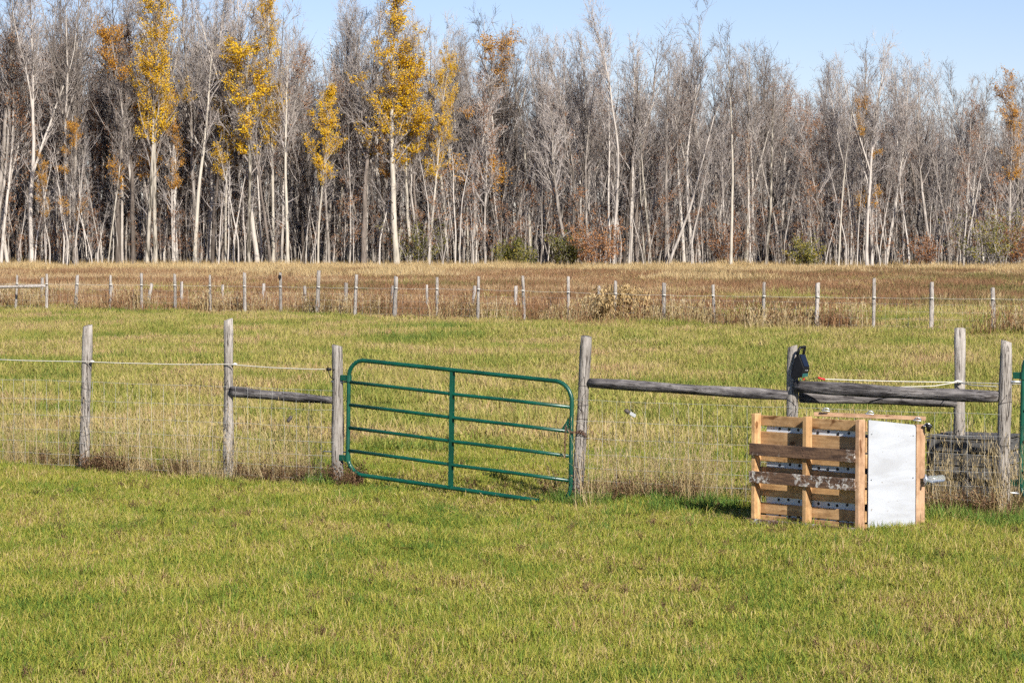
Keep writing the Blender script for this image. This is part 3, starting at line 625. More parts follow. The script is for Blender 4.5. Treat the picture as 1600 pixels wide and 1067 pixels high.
# shrubs at the foot of the wood
def shrub(px, w_px, top, leafm, label, dens=1.0, base=417, Y=190.5):
    sc = Y / F; W = w_px * sc; H = at(px, top, Y).z; X = at(px, 400, Y).x
    root = thing('shrub', (X, Y, 0), label, 'shrub'); st, lf = MB(), MB()
    for i in range(22):
        b0 = Vector((random.gauss(0, W * .14), random.gauss(0, W * .14), 0)); d = Vector((random.gauss(0, .38), random.gauss(0, .38), 1)).normalized()
        pts = grow(b0, d, H * random.uniform(0.6, 1.0), 5, 0.13, 0.0); st.tube(pts, [.02, .018, .014, .011, .008, .005], 4, False)
        for k in range(12):
            u = random.uniform(.2, 1); p, dd = on(pts, u); tw = grow(p, rnd_dir(dd, random.uniform(.5, 1.1)), W * random.uniform(.12, .35), 3, .15, 0.03)
            st.tube(tw, [.009, .008, .006, .004], 3, False)
            for z in range(int(16 * dens)):
                q, _ = on(tw, random.random()); leaf_card(lf, q + Vector((random.gauss(0, .1), random.gauss(0, .1), random.gauss(0, .1))), random.uniform(.06, .13))
    st.build('stems', M_twig, root); lf.build('foliage', leafm, root, attr=True)
shrub(806, 60, 376, M_gleaf, 'low yellow-green shrub at the edge of the wood left of the reddish one', 1.1)
shrub(925, 75, 335, M_rleaf, 'tall reddish brown shrub at the edge of the wood near the middle', 0.9)
shrub(885, 50, 358, M_gleaf, 'dark olive shrub touching the reddish brown one', 0.9, Y=192)
shrub(1258, 40, 368, M_gleaf, 'small olive shrub standing alone at the right edge of the wood', 0.8)
shrub(1545, 90, 318, M_gleaf, 'broad olive-brown shrub near the right end of the wood', 0.8, Y=192)
shrub(1590, 60, 330, M_rleaf, 'rusty shrub at the very right end of the wood', 0.8, Y=192.5)
shrub(655, 55, 335, M_gleaf, 'olive shrub under the yellow aspens', 0.55, Y=193)
shrub(1130, 60, 340, M_rleaf, 'brown shrub behind the strongly leaning tree', 0.5, Y=194)
shrub(1440, 55, 365, M_rleaf, 'low brown shrub in the right half of the wood', 0.5, Y=193)

# ------------------------------------------------------------------ posts, rails
def post_mesh(mb, base, top, r, n=14, rings=16, wav=0.004, chamfer=True):
    base, top = Vector(base), Vector(top); d = (top - base); u = d.normalized(); a = u.orthogonal().normalized(); b = u.cross(a)
    ph = [random.uniform(0, 6.28) for i in range(6)]; V = []; tilt = (random.uniform(-.25, .25), random.uniform(-.25, .25))
    for k in range(rings + 1):
        t = k / rings
        for j in range(n):
            an = 2 * PI * j / n
            rr = r * (1.06 - 0.12 * t) + wav * (math.sin(2 * an + ph[0] + 2 * t) + .7 * math.sin(3 * an + ph[1] - 3 * t) + .8 * math.sin(11 * t + ph[2]) + .5 * math.sin(5 * an + ph[3] + 9 * t)) + random.gauss(0, wav * .25)
            if k == rings and chamfer: rr *= .93
            off = (tilt[0] * math.cos(an) + tilt[1] * math.sin(an)) * r if k == rings else 0
            bend = a * math.sin(PI * t) * r * .18 * math.sin(ph[4])
            V.append(base + d * t + (a * math.cos(an) + b * math.sin(an)) * rr + bend + u * off)
    Fc = [(k * n + j, k * n + (j + 1) % n, (k + 1) * n + (j + 1) % n, (k + 1) * n + j) for k in range(rings) for j in range(n)]
    V.append(top + u * .004); c = len(V) - 1
    Fc += [(rings * n + j, rings * n + (j + 1) % n, c) for j in range(n)]
    V.append(base); c = len(V) - 1; Fc += [((j + 1) % n, j, c) for j in range(n)]
    mb.add(V, Fc)
def make_post(root, base, top, r, mate=M_post, name='post', **kw):
    """its own object frame: origin at the foot, z up the post, so grain runs along it"""
    base, top = Vector(base), Vector(top); d = top - base; mb = MB(); post_mesh(mb, (0, 0, -0.3), (0, 0, d.length), r, **kw)
    o = mb.build(name, mate, root, True); q = d.to_track_quat('Z', 'Y')
    o.location = base - root.location; o.rotation_mode = 'QUATERNION'; o.rotation_quaternion = q; return o
def make_rail(root, a, b, r, mate=M_rail):
    a, b = Vector(a), Vector(b); d = b - a; mb = MB(); post_mesh(mb, (0, 0, 0), (d.length, 0, 0), r, rings=18, wav=.0045)
    o = mb.build('rail', mate, root, True); o.location = a - root.location; o.rotation_mode = 'QUATERNION'; o.rotation_quaternion = d.to_track_quat('X', 'Z'); return o
def hang(mb, name, mate, root, smooth=True, parent=None):
    o = mb.build(name, mate, root, smooth); o.matrix_parent_inverse = Matrix.Translation(-root.location); return o
def wire_path(a, b, n=6, sag=0.0, j=0.0):
    a, b = Vector(a), Vector(b)
    return [a.lerp(b, i / n) + Vector((random.gauss(0, j), random.gauss(0, j), random.gauss(0, j) - sag * 4 * (i / n) * (1 - i / n))) for i in range(n + 1)]
def woven_wire(root, spans, h=1.02, off=-0.065, stay=0.155, r=0.0017, rows=(0.06, .18, .31, .45, .61, .79, 1.0)):
    mb = MB()
    for a, b in spans:
        a, b = Vector(a), Vector(b); nrm = Vector((b.y - a.y, a.x - b.x, 0)).normalized()
        if nrm.y > 0: nrm = -nrm
        a = a + nrm * abs(off); b = b + nrm * abs(off); Lh = (b - a).length
        for z in rows:
            zz = z * h / 1.0; mb.tube(wire_path(a + Vector((0, 0, zz)), b + Vector((0, 0, zz)), 8, .004, .003), r, 4, False)
        k = int(Lh / stay)
        for i in range(1, k):
            p = a.lerp(b, i / k); mb.tube([p + Vector((random.gauss(0, .004), random.gauss(0, .004), z * h)) for z in (rows[0], .3, .6, rows[-1])], r * .9, 3, False)
    return hang(mb, 'woven_wire', M_galv, root)
def insulator(root, p, mate=M_rope):
    mb = MB(); mb.tube([p + Vector((0, .05, 0)), p + Vector((0, .0, 0)), p + Vector((0, -.012, 0))], [.012, .018, .012], 8); mb.tube([p + Vector((-.025, -.004, 0)), p + Vector((.025, -.004, 0))], .010, 8)
    return hang(mb, 'insulator', mate, root)
def wire_wraps(root, base, top, r, zs):
    mb = MB(); base, top = Vector(base), Vector(top)
    for z in zs:
        c = base.lerp(top, z / (top.z - base.z)); sl = random.uniform(-.5, .5); ph = random.uniform(0, 6)
        mb.tube([c + Vector(((r + .004) * math.cos(i * 2 * PI / 16), (r + .004) * math.sin(i * 2 * PI / 16), sl * r * math.cos(i * 2 * PI / 16 + ph))) for i in range(17)], .0022, 4, False)
        s = random.uniform(.15, .3); mb.tube([c + Vector(((r + .005) * math.cos(-2.4 + i * .3), (r + .005) * math.sin(-2.4 + i * .3), i * .03 * random.choice((1, 1, -1)))) for i in range(6)], .002, 4, False)
    return hang(mb, 'wire_tie', M_dwire, root)
M_dwire = simple('rusted_wire', (0.10, 0.085, 0.075), 0.7, 0.5, 0.4)
# post: (photo x at foot, true foot row, x at top, top row, radius)
def near_post(root, xb, yb, xt, yt, r, zs=None):
    g = ground(xb, yb); t = at(xt, yt, g.y); make_post(root, g, t, r)
    if zs: wire_wraps(root, g, t, r, zs)
    return g, t
lf = thing('fence', ground(357, 747), 'weathered post and wire fence with white rope, left of the open-field gate', 'fence')
p0 = ground(-90, 723); t0 = at(-88, 500, p0.y); make_post(lf, p0, t0, .06)
p1, t1 = near_post(lf, 132, 735, 137, 509, .059, (.25, .42, .62, .8, .95))
p2, t2 = near_post(lf, 356, 747, 357, 499, .053, (.2, .4, .58, .75, 1.0))
p3, t3 = near_post(lf, 527, 757, 527, 540, .061)
make_rail(lf, at(362, 611, p2.y - .03), at(520, 625, p3.y), .052)
woven_wire(lf, [(p0, p1), (p1, p2), (p2, p3)])
ropez = [at(-90, 557, p0.y - .08), at(134, 565, p1.y - .08), at(357, 569, p2.y - .08), at(508, 577, p3.y - .08)]
mb = MB()
for a, b in zip(ropez, ropez[1:]): mb.tube(wire_path(a, b, 8, .012, .001), .0052, 6, False)
hang(mb, 'white_rope', M_rope, lf)
for a in ropez[1:3]: insulator(lf, a + Vector((.07, .01, 0)))
e = at(510, 577, p3.y - .08); mb = MB(); mb.tube([e, e + Vector((.05, 0, 0))], [.02, .016], 8); mb.tube([e + Vector((.05, 0, 0)), e + Vector((.1, .05, -.005))], .005, 6)
mb.tube([e + Vector((.02, 0, -.01)), e + Vector((.03, 0, -.06)), e + Vector((.06, .01, -.1)), e + Vector((.1, .05, -.11))], .005, 6)
hang(mb, 'end_insulator', M_black, lf)
mb = MB(); mb.tube([at(505, 705, p3.y), at(560, 707, p3.y - .02)], .008, 6); mb.tube([at(517, 596, p3.y - .02), at(548, 597, p3.y - .06)], .009, 6); hang(mb, 'hinge_bolt', M_steel, lf)

rf = thing('fence', ground(1238, 794), 'weathered post and rail fence with wire, from the latch post to the right edge', 'fence')
q1, u1 = near_post(rf, 902, 776, 916, 526, .060, (.12, .3, .45, .62, .8, .95, 1.15))
q2, u2 = near_post(rf, 1240, 794, 1238, 541, .056, (.75, .9))
q3, u3 = near_post(rf, 1567, 812, 1572, 533, .063, (.3, .7, 1.1))
q4 = ground(1498, 789); u4 = at(1500, 514, q4.y); make_post(rf, q4, u4, .058); wire_wraps(rf, q4, u4, .058, (.4, .7))
make_rail(rf, at(922, 598, q1.y - .02), at(1232, 618, q2.y), .050)
make_rail(rf, at(1243, 604, q2.y - .07), at(1560, 620, q3.y), .056)
make_rail(rf, at(1250, 620, q2.y + .06), at(1495, 629, q4.y - .02), .055)
woven_wire(rf, [(q1, q2), (q2, q3)], h=1.0)
tie = [q for q in rf.children]
# electric rope from the energiser
er = thing('electric_rope', at(1290, 594, q2.y - .1), 'white electric rope running from the black energiser past the right posts', 'rope')
mb = MB(); a = at(1284, 592, q2.y - .12); b = at(1496, 597, q4.y - .07); c = at(1680, 601, q3.y + .25)
mb.tube(wire_path(a, b, 8, .006), .0048, 6, False); mb.tube(wire_path(b, c, 6, .006), .0048, 6, False)
d_ = at(1425, 604, q4.y - .25); mb.tube([at(1380, 605, q4.y - .4), d_, at(1460, 603, q4.y - .2), b], .005, 6, False); mb.tube([b, at(1520, 602, q3.y + .15), at(1558, 604, q3.y - .03)], .005, 6, False)
hang(mb, 'strand', M_rope, er)
mb = MB(); a2 = at(1278, 590, q2.y - .12); b2_ = at(1289, 593, q2.y - .12); mb.tube([a2, b2_], .010, 8); hang(mb, 'red_clip', M_red, er)
mb = MB(); mb.tube([b + Vector((-.05, 0, -.005)), b + Vector((0, -.012, .004)), b + Vector((.05, 0, 0))], [.009, .02, .009], 8); hang(mb, 'knot', M_rope, er)
# ------------------------------------------------------------------ gates
def make_gate(label, tl, bl, tr, br, nbar, stay_t, latch=True):
    root = thing('gate', (bl + Vector((0, 0, 0))), label, 'gate')
    P = lambda s, v: (bl.lerp(br, s)).lerp(tl.lerp(tr, s), v)       # s along, v up
    R = .0225; Wd = (tr - tl).length; Hd = (tl - bl).length; cs, cv = .19 / Wd, .19 / Hd
    pts = []
    def arc(cs0, cv0, a0, a1):
        for i in range(9):
            a = a0 + (a1 - a0) * i / 8; pts.append(P(cs0 + cs * math.cos(a), cv0 + cv * math.sin(a)))
    arc(1 - cs, cv, -PI / 2, 0); arc(1 - cs, 1 - cv, 0, PI / 2); arc(cs, 1 - cv, PI / 2, PI); arc(cs, cv, PI, 1.5 * PI); pts.append(pts[0])
    mb = MB(); mb.tube(pts, R, 12, False); hang(mb, 'frame', M_green, root)
    for k in range(1, nbar + 1):
        v = k / (nbar + 1); mb = MB(); mb.tube([P(.004, v), P(.25, v), P(.5, v) + Vector((0, 0, -.004)), P(.75, v), P(.996, v)], .0185, 12); hang(mb, 'bar', M_green, root)
    n = (tr - tl).cross(tl - bl).normalized()
    if n.y > 0: n = -n
    mb = MB(); w = (tr - tl).normalized() * .034; up = P(stay_t, .985) - P(stay_t, .015); mb.box(P(stay_t, .015) - w / 2 + n * .0215, w, n * .006, up); 
    mb.box(P(stay_t, .015) - w / 2 - n * .0275, w, n * .006, up); hang(mb, 'stay', M_green, root, False)
    for v in (.83, .13):
        mb = MB(); p = P(0, v); w2 = (tr - tl).normalized(); mb.tube([p - Vector((0, 0, .035)), p + Vector((0, 0, .035))], .031, 12); mb.box(p - w2 * .1 - n * .02 - Vector((0, 0, .03)), w2 * .08, n * .04, Vector((0, 0, .06)), bev=.004); hang(mb, 'hinge', M_green, root, False)
    if latch:
        mb = MB(); a = P(.99, .72); b = P(.99, .60); c = P(.955, .605); th = n * .006
        V = [a, b, c]; V2 = [q + th for q in V]; mb.add(V + V2, [(0, 1, 2), (5, 4, 3), (0, 3, 4, 1), (1, 4, 5, 2), (2, 5, 3, 0)]); hang(mb, 'latch_plate', M_green, root, False)
    return root, P, n
gl = p3.y - .09; gr = q1.y - .11
TL, BL = at(545.5, 561, gl), at(543, 739, gl); TR, BR = at(894, 598, gr), at(891, 789, gr)
gate, GP, gn = make_gate('green tubular steel field gate sagging to the right between two grey posts', TL, BL, TR, BR, 4, .475)
q5 = ground(1700, 819); TL2, BL2 = at(1600, 546, q3.y - .05), at(1594, 786, q3.y - .05); TR2 = TL2 + Vector((1.9, -1.35, 0)); BR2 = BL2 + Vector((1.9, -1.35, 0))
gate2, _, _ = make_gate('green tubular gate upright cut by the right edge of the picture', TL2, BL2, TR2, BR2, 4, .5, False)
mb = MB(); mb.tube([at(1573, 596, q3.y - .03), at(1600, 597, q3.y - .05)], .012, 8); mb.tube([at(1553, 767, q3.y + .02), at(1594, 771, q3.y - .05)], .011, 8); hang(mb, 'hinge_bolt', M_steel, rf)
# chain between gate and latch post
ch = thing('chain', at(893, 672, gr), 'rusty chain looped from the green gate round the latch post', 'chain')
def links(mb, pts, ln=.034):
    pts = [Vector(p) for p in pts]; tot = sum((b - a).length for a, b in zip(pts, pts[1:])); k = int(tot / (ln * .8))
    for i in range(k):
        p, d = on(pts, (i + .5) / k); side = d.orthogonal().normalized() if i % 2 else d.cross(d.orthogonal()).normalized()
        mb.tube([p + d * (ln * .5 * math.cos(a)) + side * (ln * .3 * math.sin(a)) for a in [j * PI / 4 for j in range(9)]], .0038, 5, False)
mb = MB(); px = GP(.99, .42); 
pc = lambda x, y, Y: at(x, y, Y)
links(mb, [pc(884, 671, gr - .04), pc(893, 675, gr - .05), pc(900, 676, gr - .03), pc(907, 676, q1.y - .085), pc(914, 680, q1.y - .075), pc(918, 686, q1.y - .03)])
links(mb, [pc(900, 674, gr - .035), pc(908, 673, q1.y - .088), pc(915, 678, q1.y - .07)])
links(mb, [pc(884, 665, gr - .045), pc(883, 690, gr - .04), pc(882, 715, gr - .04)])
hang(mb, 'links', M_rust, ch)

# ------------------------------------------------------------------ energiser on its post
E = thing('energiser', at(1256, 588, q2.y - .1), 'black fence energiser with carry handle and small solar panel hung on a post', 'energiser')
s0 = 166.0
fw = Vector((.78, -.62, 0)).normalized(); sd_ = Vector((fw.y, -fw.x, 0)) * -1; lean = Vector((.22, 0, 1)).normalized()
sd_ = Vector((.62, .78, 0)); o0 = at(1241, 590, q2.y - .085)
def ep(f, u, s): return o0 + fw * f + lean * u + sd_ * s
prof = [(0, 0), (.085, .005), (.115, .03), (.115, .105), (.025, .235), (0, .235)]; Wd = .115
def extrude(prof, s0_, s1_):
    mb = MB(); n = len(prof); V = [ep(f, u, s0_) for f, u in prof] + [ep(f, u, s1_) for f, u in prof]
    mb.add(V, [tuple(range(n)), tuple(range(2 * n - 1, n - 1, -1))] + [((i + 1) % n, i, n + i, n + (i + 1) % n) for i in range(n)]); return mb
o = hang(extrude(prof, -Wd / 2, Wd / 2), 'body', M_black, E, False)
bv = o.modifiers.new('edge', 'BEVEL'); bv.width = .006; bv.segments = 2
mb = MB(); a = Vector((.113, .113)); b = Vector((.033, .228)); nn = Vector((.82, .57))
V = []
for k in (.0015, .006):
    V += [ep(a.x + nn.x * k, a.y + nn.y * k, -.045), ep(a.x + nn.x * k, a.y + nn.y * k, .045), ep(b.x + nn.x * k, b.y + nn.y * k, .045), ep(b.x + nn.x * k, b.y + nn.y * k, -.045)]
mb.add(V, [(0, 1, 2, 3), (7, 6, 5, 4), (0, 4, 5, 1), (1, 5, 6, 2), (2, 6, 7, 3), (3, 7, 4, 0)]); hang(mb, 'solar_panel', M_solar, E, False)
mb = MB(); mb.tube([ep(.012, .22, -.052), ep(.014, .285, -.052), ep(.018, .305, -.044), ep(.018, .307, .044), ep(.014, .285, .052), ep(.012, .22, .052)], .0135, 8); hang(mb, 'handle', M_black, E)
mb = MB(); mb.tube([ep(.117, .075, -.012), ep(.124, .075, -.012)], .007, 8); mb.tube([ep(.117, .075, .018), ep(.124, .075, .018)], .007, 8); hang(mb, 'indicator', M_steel, E)
mb = MB(); mb.box(ep(.1165, .012, -.05), sd_ * .1, fw * .003, lean * .035); hang(mb, 'label_strip', M_teal, E, False)
for s_, mt in ((-.03, M_teal), (.03, M_red)):
    mb = MB(); mb.tube([ep(.09, -.0, s_), ep(.095, -.022, s_)], .010, 8); hang(mb, 'terminal', mt, E)
mb = MB(); mb.tube([ep(.095, -.02, -.03), ep(.09, -.06, -.03), ep(.05, -.12, -.04), at(1250, 640, q2.y - .07)], .0025, 5); mb.tube([ep(.095, -.02, .03), ep(.13, -.02, .04), a2], .003, 5); hang(mb, 'lead', M_black, E)
mb = MB(); mb.box(ep(-.012, .02, -.05), sd_ * .1, fw * .012, lean * .19); hang(mb, 'bracket', M_black, E, False)

def board(name, o, ex, ey, ez, mate, bev, parent):
    e = sorted([Vector(ex), Vector(ey), Vector(ez)], key=lambda v: -v.length)
    if e[0].cross(e[1]).dot(e[2]) < 0: o = Vector(o) + e[2]; e[2] = -e[2]
    mb = MB(); mb.box((0, 0, 0), (e[0].length, 0, 0), (0, e[1].length, 0), (0, 0, e[2].length), bev=bev); ob = mb.build(name, mate, parent, False)
    u = [v.normalized() for v in e]; Mx = Matrix((u[0], u[1], u[2])).transposed(); ob.rotation_mode = 'QUATERNION'; ob.rotation_quaternion = Mx.to_quaternion(); ob.location = Vector(o) - parent.location; return ob
# ------------------------------------------------------------------ pallet shelter with the white side
PLb, PCb = ground(1183, 817), ground(1351, 833)
S = thing('pallet_box', PCb, 'box shelter of a pale upright pallet and a white side panel framed in wood', 'pallet box')
au = (PLb - PCb); Wp = au.length; au = au / Wp; an = Vector((-au.y, au.x, 0)); 
if an.y > 0: an = -an
up = Vector((0, 0, 1)); Hp = 1.03
def Sbox(name, o, ex, ey, ez, mate, bev=.003, parent=S):
    """object frame on the piece itself so the grain differs from board to board"""
    return board(name, o, ex, ey, ez, mate, bev, parent)
ST, SD = .042, .095
def grain_x(i): return [M_pine, M_pine2][i]
for k, u0 in enumerate((0.0, Wp * .5 - ST / 2, Wp - ST)):      # three stringers
    Sbox('stringer', PCb + au * u0, au * ST, an * SD, up * Hp, M_pine if k else M_pine2)
zrow = [(0.0, .082), (.098, .198), (.262, .392), (.409, .533), (.586, .712), (.727, .862), (.916, 1.012)]
for k, (z0, z1) in enumerate(zrow):                            # deck boards behind the stringers
    Sbox('deck_board', PCb - au * random.uniform(.006, .016) - an * .0205 + up * z0, au * (Wp + .02), an * .020, up * (z1 - z0), M_pine)
for z0, z1 in ((.645, .755), (.39, .497)):                     # old lichened boards in front
    Sbox('lichen_board', PCb - au * -.035 + an * (SD + .001) + up * z0, au * (Wp - .025), an * .02, up * (z1 - z0), M_lichen, .002)
Sbox('bottom_board', PCb - au * -.02 + an * (SD + .001) + up * -.03, au * (Wp + .02), an * .02, up * .085, M_lichen, .002)
# liner behind the pallet with rows of holes
Sbox('liner', PCb + au * .03 - an * .034, au * (Wp - .12), an * .012, up * .98, M_liner, 0)
hm = MB(); hm.tube([(0, 0, 0), (0, .003, 0)], .014, 10); hme = hm.mesh('hole', M_hole)
for z in (.885, .56, .232, .09):
    for k in range(9):
        u = .09 + k * (Wp - .22) / 9 + random.uniform(-.01, .01); ob = bpy.data.objects.new('hole', hme); C.objects.link(ob); ob.parent = S
        ob.location = PCb + au * u - an * .0218 + up * (z + random.uniform(-.01, .01)) - S.location; ob.rotation_euler = (0, 0, math.atan2(an.y, an.x) - PI / 2)
nl = MB()
for u in (ST / 2, Wp * .5, Wp - ST / 2):
    for z0, z1 in ((.645, .755), (.39, .497)):
        for zz in (z0 + .03, z1 - .03):
            q = PCb + au * (u + random.uniform(-.008, .008)) + an * (SD + .0205) + up * zz; nl.tube([q, q + an * .003], .0055, 8)
hang(nl, 'nail_heads', M_rust, S)
# white side
WR = ground(1440, 828); WC = PCb - au * .022 - an * .022; wu = WR - WC; Ww = wu.length; wu /= Ww; wn_ = Vector((-wu.y, wu.x, 0))
if wn_.y > 0: wn_ = -wn_
Ht0 = at(1358, 656, WC.y).z; Ht1 = at(1430, 663, WR.y).z
mb = MB()
outl = [(0, 0), (Ww - .07, 0), (Ww - .07, Ht1 - .03), (Ww - .075, Ht1 - .012), (Ww - .09, Ht1), (0, Ht0)]
V = [WC + wu * a + up * b for a, b in outl]; V2 = [q - wn_ * .014 for q in V]; n = len(V)
mb.add(V + V2, [tuple(range(n)), tuple(range(2 * n - 1, n - 1, -1))] + [((i + 1) % n, i, n + i, n + (i + 1) % n) for i in range(n)]); hang(mb, 'white_panel', M_white, S, False)
nl = MB()
for a_, b_ in ((.03, .06), (.03, .5), (.03, .93), (Ww - .1, .08), (Ww - .1, .5), (Ww - .1, .9)):
    q = WC + wu * a_ + up * (b_ * Ht1) + wn_ * .0005; nl.tube([q, q + wn_ * .004], .007, 8)
hang(nl, 'screw_heads', M_steel, S)
Sbox('frame_stud', WC + wu * (Ww - .068) - wn_ * .03, wu * .095, wn_ * .04, up * (Ht1 + .0), M_pine2)
ta = at(1271, 650, PCb.y + .42); tb = at(1446, 662, WR.y - .01); tx = tb - ta; ty = Vector((-tx.y, tx.x, 0)).normalized() * .09
if ty.y < 0: ty = -ty
Sbox('top_board', ta, tx, ty, Vector((0, 0, .034)), M_pine2)
Bk = PLb + (WR - PCb) * 1.0; 
Sbox('back_board', PLb - an * .07 - au * .14, (Bk - PLb), (Bk - PLb).cross(up).normalized() * .018, up * .84, M_crate); Sbox('back_board', WR - wn_ * .04, (Bk - WR) * .97, (Bk - WR).cross(up).normalized() * .018, up * .84, M_crate)
for px_, py_, Y_ in ((1291, 640, PCb.y + .38), (1360, 645, PCb.y + .17), (1434, 655, WR.y - .01), (1449, 664, WR.y - .03)):
    mb = MB(); p = at(px_, py_, Y_); mb.box(p + Vector((-.045, -.02, -.012)), (.075, 0, -.006), (0, .04, 0), (0, 0, .010), bev=.003); mb.tube([p + Vector((-.03, 0, .0)), p + Vector((-.01, 0, .016)), p + Vector((.015, 0, .012)), p + Vector((.035, 0, -.004))], .005, 6); hang(mb, 'clamp', M_steel, S)
mb = MB(); p = at(1452, 667, WR.y - .04); mb.tube([p + Vector((-.03, 0, .03)), p + Vector((0, -.01, .0)), p + Vector((-.01, 0, -.04))], [.012, .03, .012], 8); hang(mb, 'clamp', M_black, S)
# clear bottle strapped at the side of the stud
Bt = thing('plastic_bottle', at(1442, 750, WR.y - .06), 'clear plastic bottle lying out sideways from the white panel frame', 'bottle')
mb = MB(); a = at(1450, 749, WR.y - .05); b = at(1476, 747, WR.y - .03); dd = (b - a); mb.tube([a, a + dd * .08, a + dd * .4, a + dd * .5, a + dd * .9, b], [.026, .034, .034, .031, .034, .024], 12); hang(mb, 'bottle_body', M_clear, Bt)
mb = MB(); mb.tube([a - dd * .28, a - dd * .2, a - dd * .01], [.02, .035, .03], 8); mb.tube([a + Vector((-.03, -.03, .05)), a + Vector((-.02, -.04, 0)), a + Vector((-.03, -.03, -.05))], .009, 6); hang(mb, 'bottle_holder', M_steel, Bt)
# grey crate behind the fence
cA, cB = ground(1447, 789), ground(1562, 795); K = thing('wooden_crate', cA, 'low dark grey weathered crate behind the wire between the right-hand posts', 'crate')
ku = cB - cA; kW = ku.length; ku /= kW; kn = Vector((-ku.y, ku.x, 0)); hK = at(1500, 684, cA.y).z
if kn.y < 0: kn = -kn
def Kbox(name, o, ex, ey, ez, mate): 
    board(name, o, ex, ey, ez, mate, .003, K)
for i in range(5):
    z = i * hK / 5; Kbox('slat', cA + up * (z + .006), ku * kW, kn * .018, up * (hK / 5 - .012 - .01 * (i % 2)), M_crate)
    Kbox('slat', cA + up * (z + .006) + kn * .7, ku * kW, kn * .018, up * (hK / 5 - .014), M_crate)
    Kbox('slat', cA + up * (z + .007) + kn * .022, ku * .018, kn * .674, up * (hK / 5 - .016), M_crate); Kbox('slat', cA + up * (z + .007) + kn * .022 + ku * (kW - .018), ku * .018, kn * .674, up * (hK / 5 - .016), M_crate)
for s_ in (.04, .5, .93): Kbox('batten', cA + ku * kW * s_ - kn * .023, ku * .05, kn * .022, up * (hK - .01), M_crate)
for s_ in range(6): Kbox('lid_board', cA + kn * (s_ * .12 - .01) + up * (hK + .002), ku * kW, kn * .105, up * .02, M_crate)
# small things hanging on the wire
T1 = thing('hanging_insulator', at(452, 655, p3.y - .1), 'small grey insulator hanging on a thin cord under the left rail', 'insulator')
mb = MB(); a = at(449, 659, p3.y - .05); b = at(456, 650, p3.y - .05); mb.tube([a, a.lerp(b, .3), a.lerp(b, .5), a.lerp(b, .7), b], [.014, .022, .017, .022, .012], 8); hang(mb, 'body', M_dwire, T1)
mb = MB(); mb.tube([b, at(480, 636, p3.y - .02), at(492, 628, p3.y + .02)], .0022, 4, False); hang(mb, 'cord', M_dwire, T1)
T2 = thing('wire_tag', at(985, 646, q1.y - .15), 'small grey and white clip tag on the fence wire right of the latch post', 'tag')
yy_ = fence_y((985 - 800) / 156) - .07; a = at(976, 640, yy_); b = at(983, 645, yy_); c = at(992, 650, yy_)
mb = MB(); mb.tube([a, a.lerp(b, .4), b], [.012, .024, .02], 8); hang(mb, 'clip', M_dwire, T2)
mb = MB(); d2 = (c - b); mb.box(b + Vector((0, -.01, -.016)), d2, (0, .012, 0), (0.014, 0, .032), bev=.002); hang(mb, 'tag_plate', M_tagm, T2, False)

# ------------------------------------------------------------------ far fences
ff = thing('fence', ground(748, 505), 'long far post and wire fence with a white strand across the paddock', 'fence')
FP = [(-30, 428), (27, 430), (73, 428), (121, 430), (173, 430), (221, 427), (273, 428), (328, 430), (382, 426), (438, 426), (498, 423), (557, 429), (619, 432), (683, 433), (748, 432), (817, 431), (888, 432), (962, 439), (1038, 442), (1114, 445), (1194, 441), (1278, 442), (1366, 435), (1456, 441), (1551, 450), (1652, 452)]
fb = []
for x, yt in FP:
    yb = 492 + (x - 270) * (525 - 492) / (1551 - 270) if x > 270 else 492 + (x - 270) * 0.02
    g = ground(x + random.uniform(-3, 3), yb); t = at(x, yt, g.y); make_post(ff, g, t, random.uniform(.042, .07), M_farpost, n=9, rings=5, wav=.005); fb.append(g)
rz = [at(x, float(np.interp(x, [0, 300, 748, 1038, 1551], [443, 446, 452, 461, 467])), g.y - .06) for (x, yt), g in zip(FP, fb)]
mb = MB()
for a, b in zip(rz, rz[1:]): mb.tube(wire_path(a, b, 4, .02), .0042, 5, False)
hang(mb, 'white_rope', M_rope, ff)
for a in rz[::1]:
    mb = MB(); mb.tube([a + Vector((-.04, -.02, 0)), a + Vector((.04, -.02, 0))], .022, 6); hang(mb, 'insulator', M_rope, ff)
mb = MB()
for a, b in zip(fb, fb[1:]):
    for z in (.2, .4, .6, .8): mb.tube([a + Vector((0, -.07, z)), b + Vector((0, -.07, z))], .0022, 3, False)
    k = int((b - a).length / .3)
    for i in range(1, k): p = a.lerp(b, i / k) + Vector((0, -.07, 0)); mb.tube([p + Vector((0, 0, .1)), p + Vector((0, 0, .82))], .0016, 3, False)
hang(mb, 'woven_wire', M_galv, ff)
a = at(-60, 450, fb[1].y - .08); b = at(71, 447, fb[2].y - .08); make_rail(ff, a, b, .06, M_farpost)
mb = MB(); p = at(437, 433, fb[9].y - .1); mb.box(p + Vector((-.05, -.05, -.07)), (.1, 0, 0), (0, .1, 0), (0, 0, .14), bev=.03); hang(mb, 'black_box', M_black, ff, False)
f2 = thing('fence', ground(477, 483), 'row of short pale stakes standing behind the far fence', 'fence')
for x, yt, dx in ((66, 434, 0), (176, 441, -3), (233, 443, 4), (284, 440, 0), (348, 445, 0), (411, 443, 1), (477, 447, -1), (540, 442, 1), (612, 447, 2), (667, 445, 0), (740, 447, 2), (806, 447, 0), (936, 447, 0)):
    g = ground(x - dx, float(np.interp(x, [60, 936], [482, 491]))); t = at(x + dx, yt, g.y); make_post(f2, g, t, random.uniform(.05, .065), M_farpost, n=8, rings=4, wav=.005, name='stake')

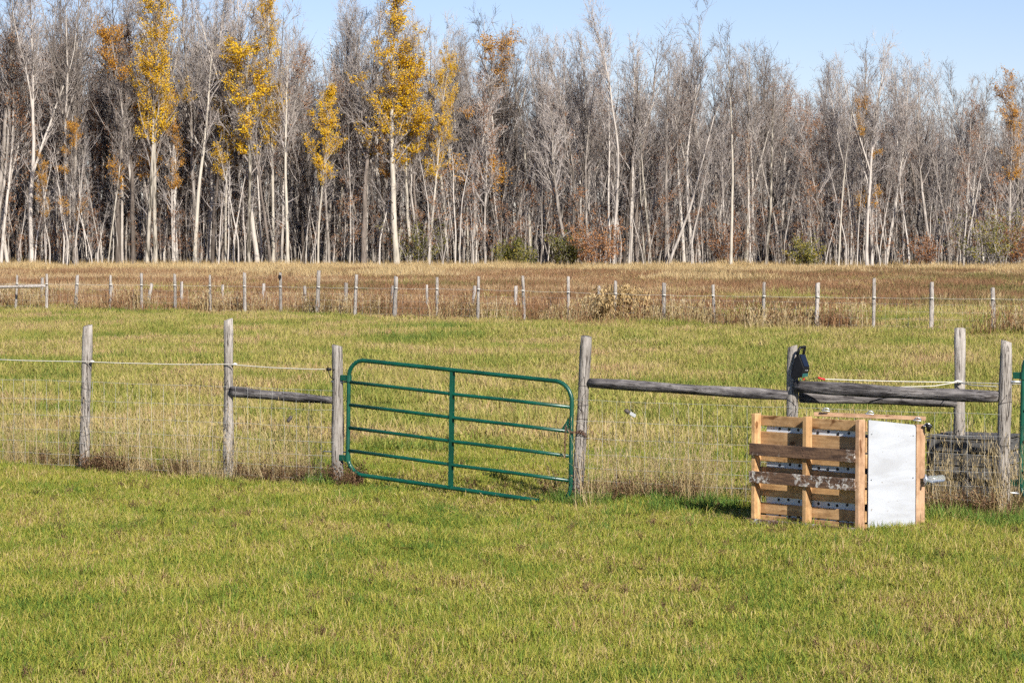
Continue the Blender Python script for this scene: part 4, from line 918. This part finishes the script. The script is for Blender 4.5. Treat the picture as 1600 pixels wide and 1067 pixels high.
# ------------------------------------------------------------------ plants by the far fence
def big_plant(px, yb, yt, w_px, mate, label, cat, nst=40, lsz=(.12, .4), name='dry_plant'):
    g = ground(px, yb); H = at(px, yt, g.y).z; W = w_px * g.y / F; r = thing(name, g, label, cat); st, lv = MB(), MB()
    for i in range(nst):
        x, y = random.gauss(0, W * .24), random.gauss(0, W * .2); h = H * random.uniform(.55, 1) * math.exp(-(x / W) ** 2 * 0.8); ln = random.uniform(.02, .3); az = random.uniform(0, 6.28)
        pts = grow(Vector((x, y, -.05)), Vector((math.cos(az) * ln, math.sin(az) * ln, 1)).normalized(), h, 4, .06, 0); st.tube(pts, [.011, .01, .008, .006, .004], 4, False)
        for k in range(9):
            p, d = on(pts, random.uniform(.2, 1)); l = random.uniform(*lsz); a = random.uniform(0, 6.28); w = .026 if mate is M_corn else .02; dx, dy = math.cos(a), math.sin(a)
            lv.add([p, p + Vector((dx * l * .5 - dy * w, dy * l * .5 + dx * w, l * .28)), p + Vector((dx * l, dy * l, -l * .25)), p + Vector((dx * l * .5 + dy * w, dy * l * .5 - dx * w, l * .22))], [(0, 1, 2, 3)], 0, random.random())
    st.build('stems', mate, r, attr=True); lv.build('leaves', mate, r, attr=True)
big_plant(970, 509, 440, 74, M_corn, 'large clump of straw-coloured dry plants at the far fence', 'plant', 230, (.12, .34))
big_plant(928, 506, 452, 40, M_corn, 'low straw-coloured dry clump left of the large one at the far fence', 'plant', 60)
big_plant(865, 500, 450, 26, M_weed, 'upright dark brown weed behind the far fence left of the straw clump', 'plant', 16, (.05, .15))
big_plant(1018, 505, 455, 22, M_weed, 'upright olive brown weed close right of the straw clump', 'plant', 14, (.05, .15))
big_plant(600, 497, 458, 40, M_weed, 'dark weed clump at the far fence near the yellow aspens', 'plant', 22, (.05, .16))
big_plant(738, 500, 455, 20, M_weed, 'slim brown weed beside a stake at the far fence', 'plant', 12, (.05, .15))
big_plant(1215 - 620, 497, 470, 20, M_weed, 'small brown weed in front of the dark weed clump', 'plant', 8, (.05, .12))
for o in list(scene.objects):
    if o.name.startswith('camera') or o.name.startswith('sun'): continue
bpy.context.view_layer.update()
